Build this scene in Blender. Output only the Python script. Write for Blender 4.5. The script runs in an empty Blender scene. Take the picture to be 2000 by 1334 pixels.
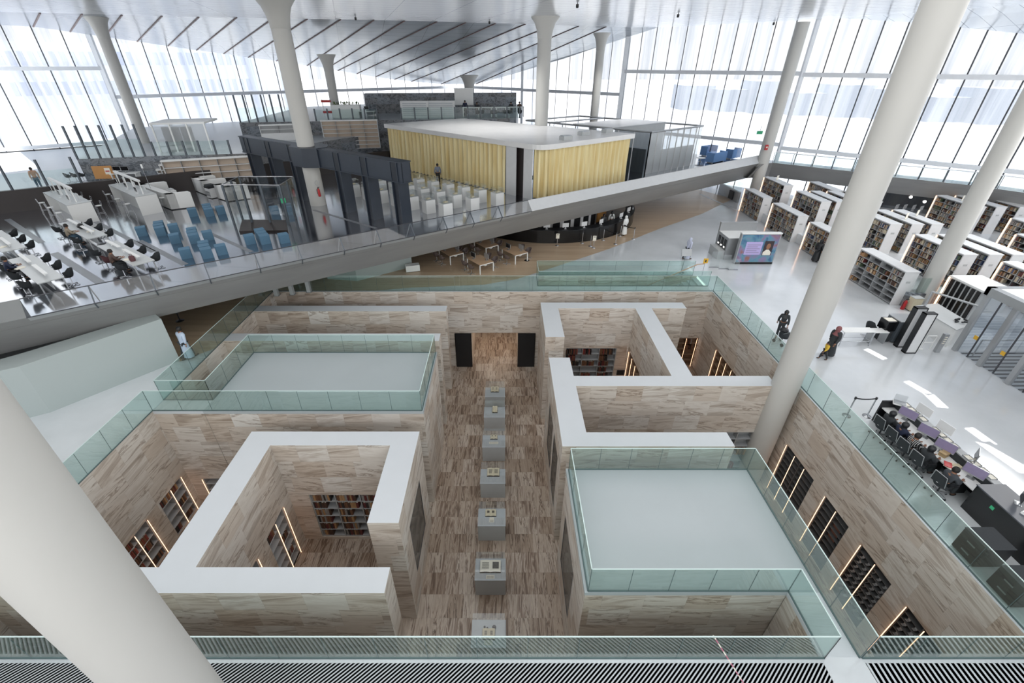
import bpy, bmesh, math, random
from mathutils import Vector, Matrix
random.seed(7)
C = bpy.context.scene.collection
PI = math.pi
# ---------------------------------------------------------------- camera: a 15.8 mm wide lens 13 m above the white floor
FP, CX, CY, CAMZ = 876.0, 984.0, 667.0, 13.0
TH = math.atan(544 / 876.0)
CT, ST = math.cos(TH), math.sin(TH)
def ray(u, v):
    a = (u - CX) / FP; b = (v - CY) / FP
    return a, CT - b * ST, -ST - b * CT
def G(u, v, z=0.0):                       # point of the horizontal level z seen at photo pixel (u, v): used to measure the place
    a, y, w = ray(u, v); t = (z - CAMZ) / w
    return Vector((a * t, y * t, z))
def onV(u, v, p, d):                      # point of the vertical plane through p along d
    a, y, w = ray(u, v); n = (-d[1], d[0]); t = (p[0] * n[0] + p[1] * n[1]) / (a * n[0] + y * n[1])
    return Vector((a * t, y * t, CAMZ + w * t))
cam = bpy.data.cameras.new('camera'); cam.sensor_width = 36; cam.lens = 36 * FP / 2000; cam.shift_x = (1000 - CX) / 2000
cam.clip_end = 600
co = bpy.data.objects.new('camera', cam); C.objects.link(co)
co.location = (0, 0, CAMZ); co.rotation_euler = (PI / 2 - TH, 0, 0)
bpy.context.scene.camera = co
# ---------------------------------------------------------------- materials
def srgb(r, g, b):
    f = lambda c: (c / 255 / 12.92) if c <= 10 else ((c / 255 + .055) / 1.055) ** 2.4
    return (f(r), f(g), f(b), 1)
def base_mat(name):
    m = bpy.data.materials.new(name); m.use_nodes = True
    nt = m.node_tree; nt.nodes.clear()
    out = nt.nodes.new('ShaderNodeOutputMaterial')
    return m, nt, out
class N:
    """tiny node-tree builder"""
    def __init__(s, nt): s.nt = nt
    def new(s, t, ins=(), **kw):
        n = s.nt.nodes.new(t)
        for k, v in kw.items(): setattr(n, k, v)
        for k, v in dict(ins).items():
            if hasattr(v, 'is_linked') or isinstance(v, bpy.types.NodeSocket): s.nt.links.new(v, n.inputs[k])
            else: n.inputs[k].default_value = v
        return n
    def m(s, op, a, b=0.0, c=0.0):
        return s.new('ShaderNodeMath', {0: a, 1: b, 2: c}, operation=op).outputs[0]
    def mix(s, f, a, b, mode='MIX'):
        n = s.new('ShaderNodeMix', {0: f, 6: a, 7: b}, data_type='RGBA', blend_type=mode)
        return n.outputs[2]
    def ramp(s, f, stops):
        n = s.new('ShaderNodeValToRGB', {0: f}); e = n.color_ramp.elements
        while len(e) < len(stops): e.new(.5)
        for x, (p, c) in zip(e, stops): x.position = p; x.color = c
        return n.outputs[0]
def mat(name, col, rough=.5, metal=0.0, emit=None, es=1.0, noise=.06, scale=3.0, coat=0.0, spec=.5):
    m, nt, out = base_mat(name); k = N(nt)
    p = k.new('ShaderNodeBsdfPrincipled', {'Roughness': rough, 'Metallic': metal, 'Coat Weight': coat, 'Specular IOR Level': spec})
    if noise:
        tc = k.new('ShaderNodeNewGeometry')
        nz = k.new('ShaderNodeTexNoise', {'Vector': tc.outputs['Position'], 'Scale': scale, 'Detail': 3.0})
        lo = tuple(c * (1 - noise) for c in col[:3]) + (1,); hi = tuple(min(1, c * (1 + noise)) for c in col[:3]) + (1,)
        nt.links.new(k.mix(nz.outputs[0], lo, hi), p.inputs['Base Color'])
    else: p.inputs['Base Color'].default_value = col
    if emit: p.inputs['Emission Color'].default_value = emit; p.inputs['Emission Strength'].default_value = es
    nt.links.new(p.outputs[0], out.inputs[0])
    return m
def glass(name, tint, gloss=.08, rough=.02, haze=0.0, hazecol=(.8, .9, .9, 1)):
    m, nt, out = base_mat(name); k = N(nt)
    tr = k.new('ShaderNodeBsdfTransparent', {0: tint})
    gl = k.new('ShaderNodeBsdfGlossy', {'Roughness': rough, 'Color': (1, 1, 1, 1)})
    lw = k.new('ShaderNodeLayerWeight', {0: .35})
    f = k.m('MULTIPLY_ADD', lw.outputs['Facing'], .35, gloss)
    f = k.m('MINIMUM', f, .6)
    sh = k.new('ShaderNodeMixShader', {0: f, 1: tr.outputs[0], 2: gl.outputs[0]}).outputs[0]
    if haze:
        df = k.new('ShaderNodeBsdfDiffuse', {0: hazecol}); tl = k.new('ShaderNodeBsdfTranslucent', {0: hazecol})
        ds = k.new('ShaderNodeMixShader', {0: .5, 1: df.outputs[0], 2: tl.outputs[0]})
        sh = k.new('ShaderNodeMixShader', {0: haze, 1: sh, 2: ds.outputs[0]}).outputs[0]
    nt.links.new(sh, out.inputs[0])
    return m
def stone(name, floor=False, dark=srgb(112, 98, 86), mid=srgb(172, 160, 148), light=srgb(214, 207, 199), tw=1.45, thh=.72, tone=.42, joint=.82, vs=5.0, us=.45):
    m, nt, out = base_mat(name); k = N(nt)
    g = k.new('ShaderNodeNewGeometry')
    P = k.new('ShaderNodeSeparateXYZ', {0: g.outputs['Position']}); Nn = k.new('ShaderNodeSeparateXYZ', {0: g.outputs['True Normal']})
    if floor: u, v = P.outputs[1], P.outputs[0]
    else:
        ax = k.m('GREATER_THAN', k.m('ABSOLUTE', Nn.outputs[0]), .5)
        u = k.m('ADD', k.m('MULTIPLY', P.outputs[1], ax), k.m('MULTIPLY', P.outputs[0], k.m('SUBTRACT', 1.0, ax)))
        v = P.outputs[2]
    if floor:                                         # rows run across, tiles of uneven width along X
        r0 = k.m('DIVIDE', u, .95); row = k.m('FLOOR', r0)
        c0 = k.m('MULTIPLY_ADD', row, .37, k.m('DIVIDE', v, .62)); col = k.m('FLOOR', c0)
        fa, fb = k.m('FRACT', r0), k.m('FRACT', c0)
    else:
        r0 = k.m('DIVIDE', v, thh); row = k.m('FLOOR', r0)
        sh = k.m('FRACT', k.m('MULTIPLY', k.m('SINE', k.m('MULTIPLY', row, 12.9)), 43.7))
        c0 = k.m('ADD', sh, k.m('DIVIDE', u, tw)); col = k.m('FLOOR', c0)
        fa, fb = k.m('FRACT', r0), k.m('FRACT', c0)
    cell = k.new('ShaderNodeCombineXYZ', {0: col, 1: row})
    wn = k.new('ShaderNodeTexWhiteNoise', {'Vector': cell.outputs[0]}, noise_dimensions='2D')
    r = wn.outputs[0]
    slope = k.m('MULTIPLY', k.m('SUBTRACT', r, .5), .5)
    uu = k.m('MULTIPLY_ADD', r, 37.0, k.m('MULTIPLY', u, us)); vv = k.m('ADD', k.m('MULTIPLY', v, vs), k.m('MULTIPLY', u, slope))
    vec = k.new('ShaderNodeCombineXYZ', {0: uu, 1: vv, 2: k.m('MULTIPLY', r, 50.0)})
    nz = k.new('ShaderNodeTexNoise', {'Vector': vec.outputs[0], 'Scale': 1.0, 'Detail': 5.0, 'Roughness': .62, 'Distortion': 1.1})
    cr = k.ramp(nz.outputs[0], [(.30, dark), (.44, mid), (.52, light), (.60, mid), (.74, dark)])
    cr2 = k.ramp(nz.outputs[0], [(.25, mid), (.5, light), (.56, mid), (.58, dark), (.62, light), (.8, mid)])
    cc = k.mix(k.m('GREATER_THAN', r, .45), cr, cr2)
    r2 = k.m('FRACT', k.m('MULTIPLY', r, 17.3))
    tn = k.m('MULTIPLY_ADD', r2, tone, 1 - tone)
    tint = k.mix(r2, (1.0, .93, .86, 1), (.97, 1.0, 1.02, 1))
    cc = k.mix(1.0, cc, tint, 'MULTIPLY')
    j = k.m('MINIMUM', k.m('GREATER_THAN', fa, .012), k.m('GREATER_THAN', fb, .008))
    tn = k.m('MULTIPLY', tn, k.m('MULTIPLY_ADD', j, 1 - joint, joint))
    tnc = k.new('ShaderNodeCombineXYZ', {0: tn, 1: tn, 2: tn})
    cc = k.mix(1.0, cc, tnc.outputs[0], 'MULTIPLY')
    p = k.new('ShaderNodeBsdfPrincipled', {'Base Color': cc, 'Roughness': .35 if floor else .5})
    nt.links.new(p.outputs[0], out.inputs[0])
    return m
def streaky(name, a, b, rough, su=.25, sv=.25, metal=0.0, coat=0.0):
    m, nt, out = base_mat(name); k = N(nt)
    g = k.new('ShaderNodeNewGeometry')
    mp = k.new('ShaderNodeMapping', {'Vector': g.outputs['Position'], 'Scale': (su, sv, 1)})
    nz = k.new('ShaderNodeTexNoise', {'Vector': mp.outputs[0], 'Scale': 1.0, 'Detail': 6.0, 'Roughness': .65})
    c = k.ramp(nz.outputs[0], [(.3, a), (.7, b)])
    p = k.new('ShaderNodeBsdfPrincipled', {'Base Color': c, 'Roughness': rough, 'Metallic': metal, 'Coat Weight': coat})
    nt.links.new(p.outputs[0], out.inputs[0])
    return m
M = {}
M['stone'] = stone('travertine wall', dark=srgb(160, 146, 134), mid=srgb(204, 194, 184), light=srgb(228, 222, 215), tw=1.25, thh=.92, tone=.2, vs=2.6, us=.35, joint=.86)
M['stonefloor'] = stone('travertine floor', True, srgb(100, 84, 74), srgb(150, 130, 116), srgb(204, 190, 176), tone=.35, vs=5.5, us=.5)
M['capfloor'] = mat('pale grey terrazzo floor', srgb(176, 184, 188), .3, noise=.05, scale=.5)
M['cap'] = mat('white terrazzo cap', srgb(204, 209, 214), .35, noise=.03, scale=1.5)
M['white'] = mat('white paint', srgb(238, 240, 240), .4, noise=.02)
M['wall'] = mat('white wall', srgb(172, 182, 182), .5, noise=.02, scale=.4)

M['wood'] = streaky('beige wood floor', srgb(176, 150, 122), srgb(204, 182, 156), .3, .12, 3.0)
def polished(name, a, b, rough, lo, hi, su=.3, sv=.3, pw=1.6):
    m, nt, out = base_mat(name); k = N(nt)
    g = k.new('ShaderNodeNewGeometry')
    mp = k.new('ShaderNodeMapping', {'Vector': g.outputs['Position'], 'Scale': (su, sv, 1)})
    nz = k.new('ShaderNodeTexNoise', {'Vector': mp.outputs[0], 'Scale': 1.0, 'Detail': 5.0, 'Roughness': .6})
    c = k.ramp(nz.outputs[0], [(.3, a), (.7, b)])
    df = k.new('ShaderNodeBsdfDiffuse', {0: c}); gl = k.new('ShaderNodeBsdfGlossy', {'Roughness': rough, 'Color': (.96, .97, 1, 1)})
    lw = k.new('ShaderNodeLayerWeight', {0: .5})
    f = k.m('MULTIPLY_ADD', k.m('POWER', lw.outputs['Facing'], pw), hi - lo, lo)
    s_ = k.new('ShaderNodeMixShader', {0: f, 1: df.outputs[0], 2: gl.outputs[0]})
    nt.links.new(s_.outputs[0], out.inputs[0]); return m
M['black floor'] = polished('dark polished floor', srgb(40, 42, 48), srgb(54, 56, 62), .12, .06, .98, pw=1.15)
M['floor'] = polished('polished white floor', srgb(204, 209, 213), srgb(228, 232, 236), .16, .06, .45, .2, .2)
M['roofwhite'] = polished('polished white roof', srgb(232, 233, 234), srgb(248, 248, 248), .15, .04, .22)
M['inlay'] = mat('grey floor inlay', srgb(128, 132, 138), .3)
M['steel'] = streaky('brushed steel', srgb(140, 141, 141), srgb(156, 157, 157), .42, .15, .15, metal=.1)
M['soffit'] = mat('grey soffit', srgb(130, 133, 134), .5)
M['parapet'] = mat('light grey parapet', srgb(206, 209, 212), .35)
M['fascia'] = mat('dark brown fascia', srgb(44, 38, 38), .45)
M['darkstone'] = stone('dark grey stone', False, srgb(70, 75, 83), srgb(108, 114, 122), srgb(150, 156, 164), tone=.15, joint=.95, vs=2.2, us=1.6)
M['navy'] = mat('navy painted steel', srgb(46, 54, 66), .38, noise=.1)
M['navy2'] = mat('dark navy web', srgb(30, 36, 46), .4, noise=.1)
M['col'] = mat('off white plaster column', srgb(198, 198, 195), .55, noise=.03, scale=.6)
M['mullion'] = mat('dark mullion', srgb(66, 68, 74), .5)
M['transom'] = mat('grey transom', srgb(226, 230, 236), .45)
M['postgrey'] = mat('grey steel post', srgb(92, 100, 108), .4, .3)
M['chrome'] = mat('chrome', srgb(196, 198, 202), .2, .9)
M['alu'] = mat('brushed aluminium', srgb(178, 181, 184), .35, .6)
M['black'] = mat('black plastic', srgb(26, 28, 32), .4, noise=.12)
M['blackgloss'] = mat('black gloss', srgb(14, 15, 18), .2, noise=0)
M['charcoal'] = mat('charcoal fabric', srgb(48, 52, 56), .8, noise=.15, scale=20)
M['bluefab'] = mat('teal blue fabric', srgb(88, 124, 150), .85, noise=.08, scale=15)
M['sofa'] = mat('blue sofa fabric', srgb(112, 152, 204), .85, noise=.08, scale=15)
M['brownshell'] = mat('brown chair shell', srgb(96, 84, 82), .5)
M['maroon'] = mat('maroon chair', srgb(86, 52, 56), .6)
M['tablegrey'] = mat('pale grey table top', srgb(196, 200, 202), .35)
M['tablewood'] = mat('light wood table top', srgb(196, 166, 136), .4, noise=.1, scale=6)
M['plinth'] = mat('grey lacquer plinth', srgb(186, 190, 192), .4)
M['plinthtop'] = mat('pale plinth top', srgb(188, 194, 200), .4)
M['led'] = mat('warm led', (1, .7, .5, 1), .5, emit=(1.0, .58, .36, 1), es=1.9, noise=0)
M['lamp'] = mat('white light', (1, 1, 1, 1), .5, emit=(1, .97, .92, 1), es=2.5, noise=0)
M['red'] = mat('red enamel', srgb(186, 36, 40), .35)
M['green'] = mat('green exit sign', srgb(30, 140, 90), .4, emit=(.1, .6, .35, 1), es=.15, noise=0)
M['yellow'] = mat('yellow', srgb(226, 178, 60), .5)
M['orange'] = mat('orange board', srgb(196, 142, 84), .6)
M['paper'] = mat('paper', srgb(238, 234, 222), .7, noise=.03, scale=8)
M['parch'] = mat('old paper', srgb(214, 204, 178), .7, noise=.08, scale=9)
M['ink'] = mat('ink', srgb(70, 64, 58), .7)
M['lavender'] = mat('lavender screen', srgb(120, 112, 138), .3, emit=srgb(130, 120, 150), es=.22, noise=.15, scale=8)
M['screenoff'] = mat('dark screen', srgb(24, 24, 28), .15, noise=0)
M['shelfgrey'] = mat('grey shelf', srgb(172, 175, 178), .5)
M['shelfdark'] = mat('dark shelf', srgb(82, 84, 86), .5)
M['shelfwhite'] = mat('white shelf', srgb(222, 224, 226), .4)
M['shelfbrown'] = mat('warm shelf back', srgb(132, 112, 94), .6)
M['skin'] = mat('skin', srgb(150, 108, 84), .6, noise=.04)
M['hair'] = mat('dark hair', srgb(26, 22, 20), .6)
M['box'] = mat('cardboard', srgb(176, 152, 116), .7)
M['plant'] = mat('leaf green', srgb(94, 112, 62), .7, noise=.25, scale=12)
M['grille'] = mat('light grille slat', srgb(200, 203, 208), .4)
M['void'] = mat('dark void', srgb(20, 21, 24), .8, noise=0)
M['railglass'] = glass('green tinted rail glass', (.86, .945, .925, 1), .05, .02, .035, (.62, .80, .77, 1))
M['clearglass'] = glass('clear glass', (.95, .97, .97, 1), .05, .02)
M['greyglass'] = glass('grey reflecting glass', (.84, .88, .92, 1), .09, .03, .015, (.6, .68, .75, 1))
M['frost'] = glass('channel glass', (.84, .89, .92, 1), .06, .15, .55, (.92, .95, .97, 1))
M['darkglass'] = glass('dark vitrine glass', (.42, .47, .48, 1), .12, .05, .18, (.45, .48, .48, 1))
M['edge'] = mat('glass edge', srgb(206, 226, 224), .25, noise=0)
M['seal'] = mat('glass joint', srgb(88, 106, 108), .4, noise=0)
M['outside'] = mat('pale sand', srgb(182, 182, 184), .9, noise=.08, scale=.05)
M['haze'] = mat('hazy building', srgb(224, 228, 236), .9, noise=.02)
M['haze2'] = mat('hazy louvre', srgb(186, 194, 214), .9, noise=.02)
def facade_glass():
    m, nt, out = base_mat('streaked facade glass'); k = N(nt)
    g = k.new('ShaderNodeNewGeometry')
    mp = k.new('ShaderNodeMapping', {'Vector': g.outputs['Position'], 'Scale': (.9, .9, .035)})
    nz = k.new('ShaderNodeTexNoise', {'Vector': mp.outputs[0], 'Scale': 1.0, 'Detail': 5.0, 'Roughness': .6, 'Distortion': .4})
    c = k.ramp(nz.outputs[0], [(.36, (.34, .37, .42, 1)), (.50, (.49, .51, .54, 1)), (.62, (.60, .605, .61, 1))])
    tr = k.new('ShaderNodeBsdfTransparent', {0: c}); gl = k.new('ShaderNodeBsdfGlossy', {'Roughness': .08})
    tl = k.new('ShaderNodeBsdfTranslucent', {0: (.9, .92, .96, 1)})
    s = k.new('ShaderNodeMixShader', {0: .04, 1: tr.outputs[0], 2: gl.outputs[0]})
    s = k.new('ShaderNodeMixShader', {0: .12, 1: s.outputs[0], 2: tl.outputs[0]})
    nt.links.new(s.outputs[0], out.inputs[0])
    return m
M['facade'] = facade_glass()
def ceiling_mat(ca=srgb(214, 218, 224), cb=srgb(150, 156, 168)):
    m, nt, out = base_mat('glossy ceiling panels'); k = N(nt)
    g = k.new('ShaderNodeNewGeometry')
    mp = k.new('ShaderNodeMapping', {'Vector': g.outputs['Position'], 'Rotation': (0, 0, math.radians(-17))})
    sp = k.new('ShaderNodeSeparateXYZ', {0: mp.outputs[0]})
    a = k.m('LESS_THAN', k.m('FRACT', k.m('DIVIDE', sp.outputs[1], 1.5)), .045)
    b = k.m('LESS_THAN', k.m('FRACT', k.m('DIVIDE', sp.outputs[0], 4.5)), .012)
    j = k.m('MAXIMUM', a, b)
    c = k.mix(j, ca, cb)
    p = k.new('ShaderNodeBsdfPrincipled', {'Base Color': c, 'Roughness': .2, 'Specular IOR Level': .8})
    nt.links.new(p.outputs[0], out.inputs[0])
    return m
M['ceiling'] = ceiling_mat(); M['ceiling_shaded'] = ceiling_mat(srgb(150, 156, 164), srgb(118, 124, 134))  # darker copy puts the shade of the falling part into its panel colour
def curtain_mat():
    m, nt, out = base_mat('yellow curtain'); k = N(nt)
    g = k.new('ShaderNodeNewGeometry')
    mp = k.new('ShaderNodeMapping', {'Vector': g.outputs['Position'], 'Scale': (3, 3, .3)})
    nz = k.new('ShaderNodeTexNoise', {'Vector': mp.outputs[0], 'Scale': 1.0, 'Detail': 2.0})
    c = k.ramp(nz.outputs[0], [(.3, srgb(228, 206, 146)), (.7, srgb(248, 236, 190))])
    p = k.new('ShaderNodeBsdfPrincipled', {'Base Color': c, 'Roughness': .7, 'Sheen Weight': .2})
    nt.links.new(p.outputs[0], out.inputs[0])
    return m
M['curtain'] = curtain_mat()
# ---------------------------------------------------------------- mesh helpers
class MB:
    def __init__(s): s.v = []; s.f = []; s.mi = []; s.cur = 0; s.sm = []
    def add(s, vs, fs, smooth=False):
        o = len(s.v); s.v += [tuple(p) for p in vs]
        for f in fs: s.f.append(tuple(i + o for i in f)); s.mi.append(s.cur); s.sm.append(smooth)
        return s
    def mat(s, i): s.cur = i; return s
    def box(s, x0, x1, y0, y1, z0, z1, skip=()):
        vs = [(x, y, z) for z in (z0, z1) for y in (y0, y1) for x in (x0, x1)]
        F = {'-z': (0, 2, 3, 1), '+z': (4, 5, 7, 6), '-y': (0, 1, 5, 4), '+y': (2, 6, 7, 3), '-x': (0, 4, 6, 2), '+x': (1, 3, 7, 5)}
        return s.add(vs, [f for n, f in F.items() if n not in skip])
    def cbox(s, c, d, rz=0, tilt=0, taxis='X'):
        h = [q / 2 for q in d]; R = Matrix.Rotation(rz, 3, 'Z') @ Matrix.Rotation(tilt, 3, taxis)
        vs = [Vector(c) + R @ Vector((x * h[0], y * h[1], z * h[2])) for z in (-1, 1) for y in (-1, 1) for x in (-1, 1)]
        return s.add(vs, [(0, 2, 3, 1), (4, 5, 7, 6), (0, 1, 5, 4), (2, 6, 7, 3), (0, 4, 6, 2), (1, 3, 7, 5)])
    def bar(s, p, q, w, h=None):              # square bar between two points
        h = h or w; p, q = Vector(p), Vector(q); d = (q - p).normalized()
        up = Vector((0, 0, 1)) if abs(d.z) < .95 else Vector((0, 1, 0))
        a = d.cross(up).normalized() * (w / 2); b = a.cross(d).normalized() * (h / 2)
        vs = [p - a - b, p + a - b, p + a + b, p - a + b, q - a - b, q + a - b, q + a + b, q - a + b]
        return s.add(vs, [(0, 1, 2, 3), (7, 6, 5, 4), (0, 4, 5, 1), (1, 5, 6, 2), (2, 6, 7, 3), (3, 7, 4, 0)])
    def tube(s, p, q, r, r2=None, n=10, cap=True):
        r2 = r if r2 is None else r2; p, q = Vector(p), Vector(q); d = (q - p).normalized()
        up = Vector((0, 0, 1)) if abs(d.z) < .95 else Vector((1, 0, 0))
        a = d.cross(up).normalized(); b = a.cross(d).normalized(); vs = []
        for c, rr in ((p, r), (q, r2)):
            for i in range(n): t = 2 * PI * i / n; vs.append(c + a * (rr * math.cos(t)) + b * (rr * math.sin(t)))
        s.add(vs, [(i, (i + 1) % n, n + (i + 1) % n, n + i) for i in range(n)], True)
        if cap: s.add(vs, [tuple(range(n - 1, -1, -1)), tuple(range(n, 2 * n))])
        return s
    def path(s, pts, r, n=8):
        for a, b in zip(pts[:-1], pts[1:]): s.tube(a, b, r, n=n)
        return s
    def lathe(s, prof, n=24, c=(0, 0, 0), sx=1.0, sy=1.0, cap=True):
        vs = []
        for r, z in prof:
            for i in range(n): t = 2 * PI * i / n; vs.append((c[0] + r * sx * math.cos(t), c[1] + r * sy * math.sin(t), c[2] + z))
        k = len(prof); fs = [(j * n + i, j * n + (i + 1) % n, (j + 1) * n + (i + 1) % n, (j + 1) * n + i) for j in range(k - 1) for i in range(n)]
        s.add(vs, fs, True)
        if cap: s.add(vs, [tuple(range(n - 1, -1, -1)), tuple(range((k - 1) * n, k * n))])
        return s
    def prism(s, poly, z0, z1, bottom=True, top=True):
        n = len(poly); vs = [(p[0], p[1], z0) for p in poly] + [(p[0], p[1], z1) for p in poly]
        ar = sum(poly[i][0] * poly[(i + 1) % n][1] - poly[(i + 1) % n][0] * poly[i][1] for i in range(n))
        fs = [(i, (i + 1) % n, n + (i + 1) % n, n + i) for i in range(n)]
        if bottom: fs.append(tuple(range(n - 1, -1, -1)))
        if top: fs.append(tuple(range(n, 2 * n)))
        if ar < 0: fs = [tuple(reversed(f)) for f in fs]
        return s.add(vs, fs)
    def ball(s, c, r, n=10, m=6, sx=1, sy=1, sz=1):
        prof = [(max(1e-3, math.sin(PI * j / m)) * r, -math.cos(PI * j / m) * r * sz) for j in range(m + 1)]
        return s.lathe(prof, n, c, sx, sy)
    def quad(s, a, b, c, d): return s.add([a, b, c, d], [(0, 1, 2, 3)])
    def mesh(s, name, mats):
        me = bpy.data.meshes.new(name); me.from_pydata(s.v, [], s.f)
        for m in (mats if isinstance(mats, (list, tuple)) else [mats]): me.materials.append(M[m] if isinstance(m, str) else m)
        me.polygons.foreach_set('material_index', s.mi); me.polygons.foreach_set('use_smooth', s.sm)
        me.update(); return me
    def build(s, name, mats, parent=None, label=None, loc=None, rz=0):
        o = bpy.data.objects.new(name, s.mesh(name, mats)); C.objects.link(o)
        if parent is not None: o.parent = parent
        if label: o['label'] = label
        if loc is not None: o.location = loc
        if rz: o.rotation_euler = (0, 0, rz)
        return o
def tag(o, label, cat, group=None, kind=None):
    o['label'] = label; o['category'] = cat
    if group: o['group'] = group
    if kind: o['kind'] = kind
    return o
def thing(name, label, cat, loc=(0, 0, 0), rz=0, group=None):
    o = bpy.data.objects.new(name, None); C.objects.link(o); o.empty_display_size = .2
    o.location = loc; o.rotation_euler = (0, 0, rz); return tag(o, label, cat, group)
KIDS = {}
def dup(root, loc, rz=0, label=None, group=None):
    r = root.copy(); C.objects.link(r); r.location = loc; r.rotation_euler = (0, 0, rz)
    if label: r['label'] = label
    if group: r['group'] = group
    for ch in root.children:
        c = ch.copy(); C.objects.link(c); c.parent = r
        for g in ch.children: d = g.copy(); C.objects.link(d); d.parent = c
    return r
class Proto:
    """the first placement moves the first-built thing itself, later ones copy it with its parts"""
    def __init__(s, root): s.root = root; s.used = False
    def put(s, loc, rz, label, group=None):
        if not s.used:
            s.used = True; s.root.location = loc; s.root.rotation_euler = (0, 0, rz); s.root['label'] = label
            if group: s.root['group'] = group
            return s.root
        return dup(s.root, loc, rz, label, group)
def struct(name, mb, mats, parent=None):
    o = mb.build(name, mats, parent)
    if parent is None: o['kind'] = 'structure'
    return o
ORD = 'first second third fourth fifth sixth seventh eighth ninth tenth eleventh twelfth thirteenth fourteenth fifteenth sixteenth seventeenth eighteenth nineteenth twentieth'.split()
def lerp(a, b, t): return a + (b - a) * t
E1 = Vector((.8105, .5857, 0)); N1 = Vector((.5857, -.8105, 0))        # the terrace edge runs along E1, N1 points out over the hall
A1 = math.atan2(E1.y, E1.x)
# ================================================================ THE SETTING
ZF = -6.05                       # floor of the sunken rooms
PX0, PX1, PY0, PY1 = -15.43, 13.95, 5.52, 27.25
ZT = 3.6                         # first terrace
# ---- ground floor (white polished), with the openings left free
SX0, SX1, SY0, SY1 = 2.35, 13.9, 28.2, 29.92
mb = MB()
def slab(x0, x1, y0, y1): mb.quad((x0, y0, 0), (x1, y0, 0), (x1, y1, 0), (x0, y1, 0))
slab(-70, 90, PY0 - .13, PY0); slab(8.15, 9.22, -14, PY0 - .13)
slab(-70, PX0, PY0, PY1); slab(PX1, 90, PY0, PY1)
slab(-70, 90, PY1, SY0); slab(-70, SX0, SY0, SY1); slab(SX1, 90, SY0, SY1); slab(-70, 90, SY1, 110)
struct('floor', mb, 'floor')
# ---- beige timber floor under the terrace, a hair above the screed
pts = [G(u, v, .004) for u, v in [(1432, 388), (1370, 418), (1290, 446), (1190, 486), (1100, 516), (1010, 545), (945, 556), (800, 562)]]
poly = [(p.x, p.y) for p in pts] + [(-9, 27.32), (-15.5, 27.32), (-15.5, 20.2), (-16.6, 19.0), (-24, 21), (-24, 62), (20, 62)]
mb = MB(); mb.add([(x, y, .004) for x, y in poly], [tuple(range(len(poly)))]); struct('floor', mb, 'wood')
a, b = G(1390, 400, .008), G(1352, 372, .008)
mb = MB().quad((25.2, 41.2, .008), (25.45, 41.3, .008), (23.0, 53.6, .008), (22.75, 53.5, .008)); struct('trim_1', mb, 'cap')
# ---- pit floor
mb = MB().quad((PX0, PY0 - .5, ZF), (PX1, PY0 - .5, ZF), (PX1, PY1, ZF), (PX0, PY1, ZF)); struct('floor', mb, 'stonefloor')
# ---- stone walls; niches are recesses cut in one face
def face_cells(mb, face, pl, u0, u1, z0, z1, holes, deep):
    sg = -1 if face[0] == '-' else 1
    def P(u, z, d=0.0):
        q = pl - sg * d
        return (q, u, z) if face[1] == 'x' else (u, q, z)
    us = sorted({u0, u1, *[h[0] for h in holes], *[h[1] for h in holes]}); zs = sorted({z0, z1, *[h[2] for h in holes], *[h[3] for h in holes]})
    flip = (face in ('-x', '+y'))
    def Q(a, b, c, d): mb.quad(*((a, d, c, b) if flip else (a, b, c, d)))
    for ua, ub in zip(us[:-1], us[1:]):
        for za, zb in zip(zs[:-1], zs[1:]):
            um, zm = (ua + ub) / 2, (za + zb) / 2
            if any(h[0] < um < h[1] and h[2] < zm < h[3] for h in holes): continue
            Q(P(ua, za), P(ub, za), P(ub, zb), P(ua, zb))
    for h in holes:
        a, b, c, d = h[:4]; dp = h[4] if len(h) > 4 else deep
        mb.mat(2); Q(P(a, c, dp), P(b, c, dp), P(b, d, dp), P(a, d, dp)); mb.mat(0)
        for q in ((P(a, c), P(a, c, dp), P(a, d, dp), P(a, d)), (P(b, c), P(b, d), P(b, d, dp), P(b, c, dp)),
                  (P(a, c), P(b, c), P(b, c, dp), P(a, c, dp)), (P(a, d), P(a, d, dp), P(b, d, dp), P(b, d))): Q(*q)
def wall_box(name, x0, x1, y0, y1, z0, z1, niches={}, top='cap', deep=.42, only=None):
    mb = MB()
    for f, pl, u0, u1 in (('-x', x0, y0, y1), ('+x', x1, y0, y1), ('-y', y0, x0, x1), ('+y', y1, x0, x1)):
        if only and f not in only: continue
        face_cells(mb, f, pl, u0, u1, z0, z1, niches.get(f, []), deep)
    mb.mat(1).quad((x0, y0, z1), (x1, y0, z1), (x1, y1, z1), (x0, y1, z1))
    o = struct(name, mb, ['stone', top, 'shelfdark']); return o
Zn = -2.95
wall_box('wall_right', PX1, PX1 + .6, PY0 - .5, PY1 + .6, ZF, -.004, {'-x': [(13.85, 16.05, ZF, Zn), (11.45, 12.98, ZF, Zn), (9.1, 10.68, ZF, Zn), (6.9, 8.35, ZF, Zn), (21.4, 24.68, ZF, Zn)]}, only=['-x'])
wall_box('wall_left', PX0 - .6, PX0, PY0 - .5, PY1 + .6, ZF, -.004, {'+x': [(13.22, 14.78, ZF, -3.75), (10.9, 12.4, ZF, -3.75)]}, only=['+x'])
wall_box('wall_back', PX0, PX1, PY1, PY1 + .6, ZF, -.004, {'-y': [(-2.3, 1.0, ZF, -3.2, 5.0), (12.2, 13.9, ZF, -3.64)]}, only=['-y'])
wall_box('wall_front', PX0, PX1, PY0 - .6, PY0, ZF, -.004, only=['+y'])
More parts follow.
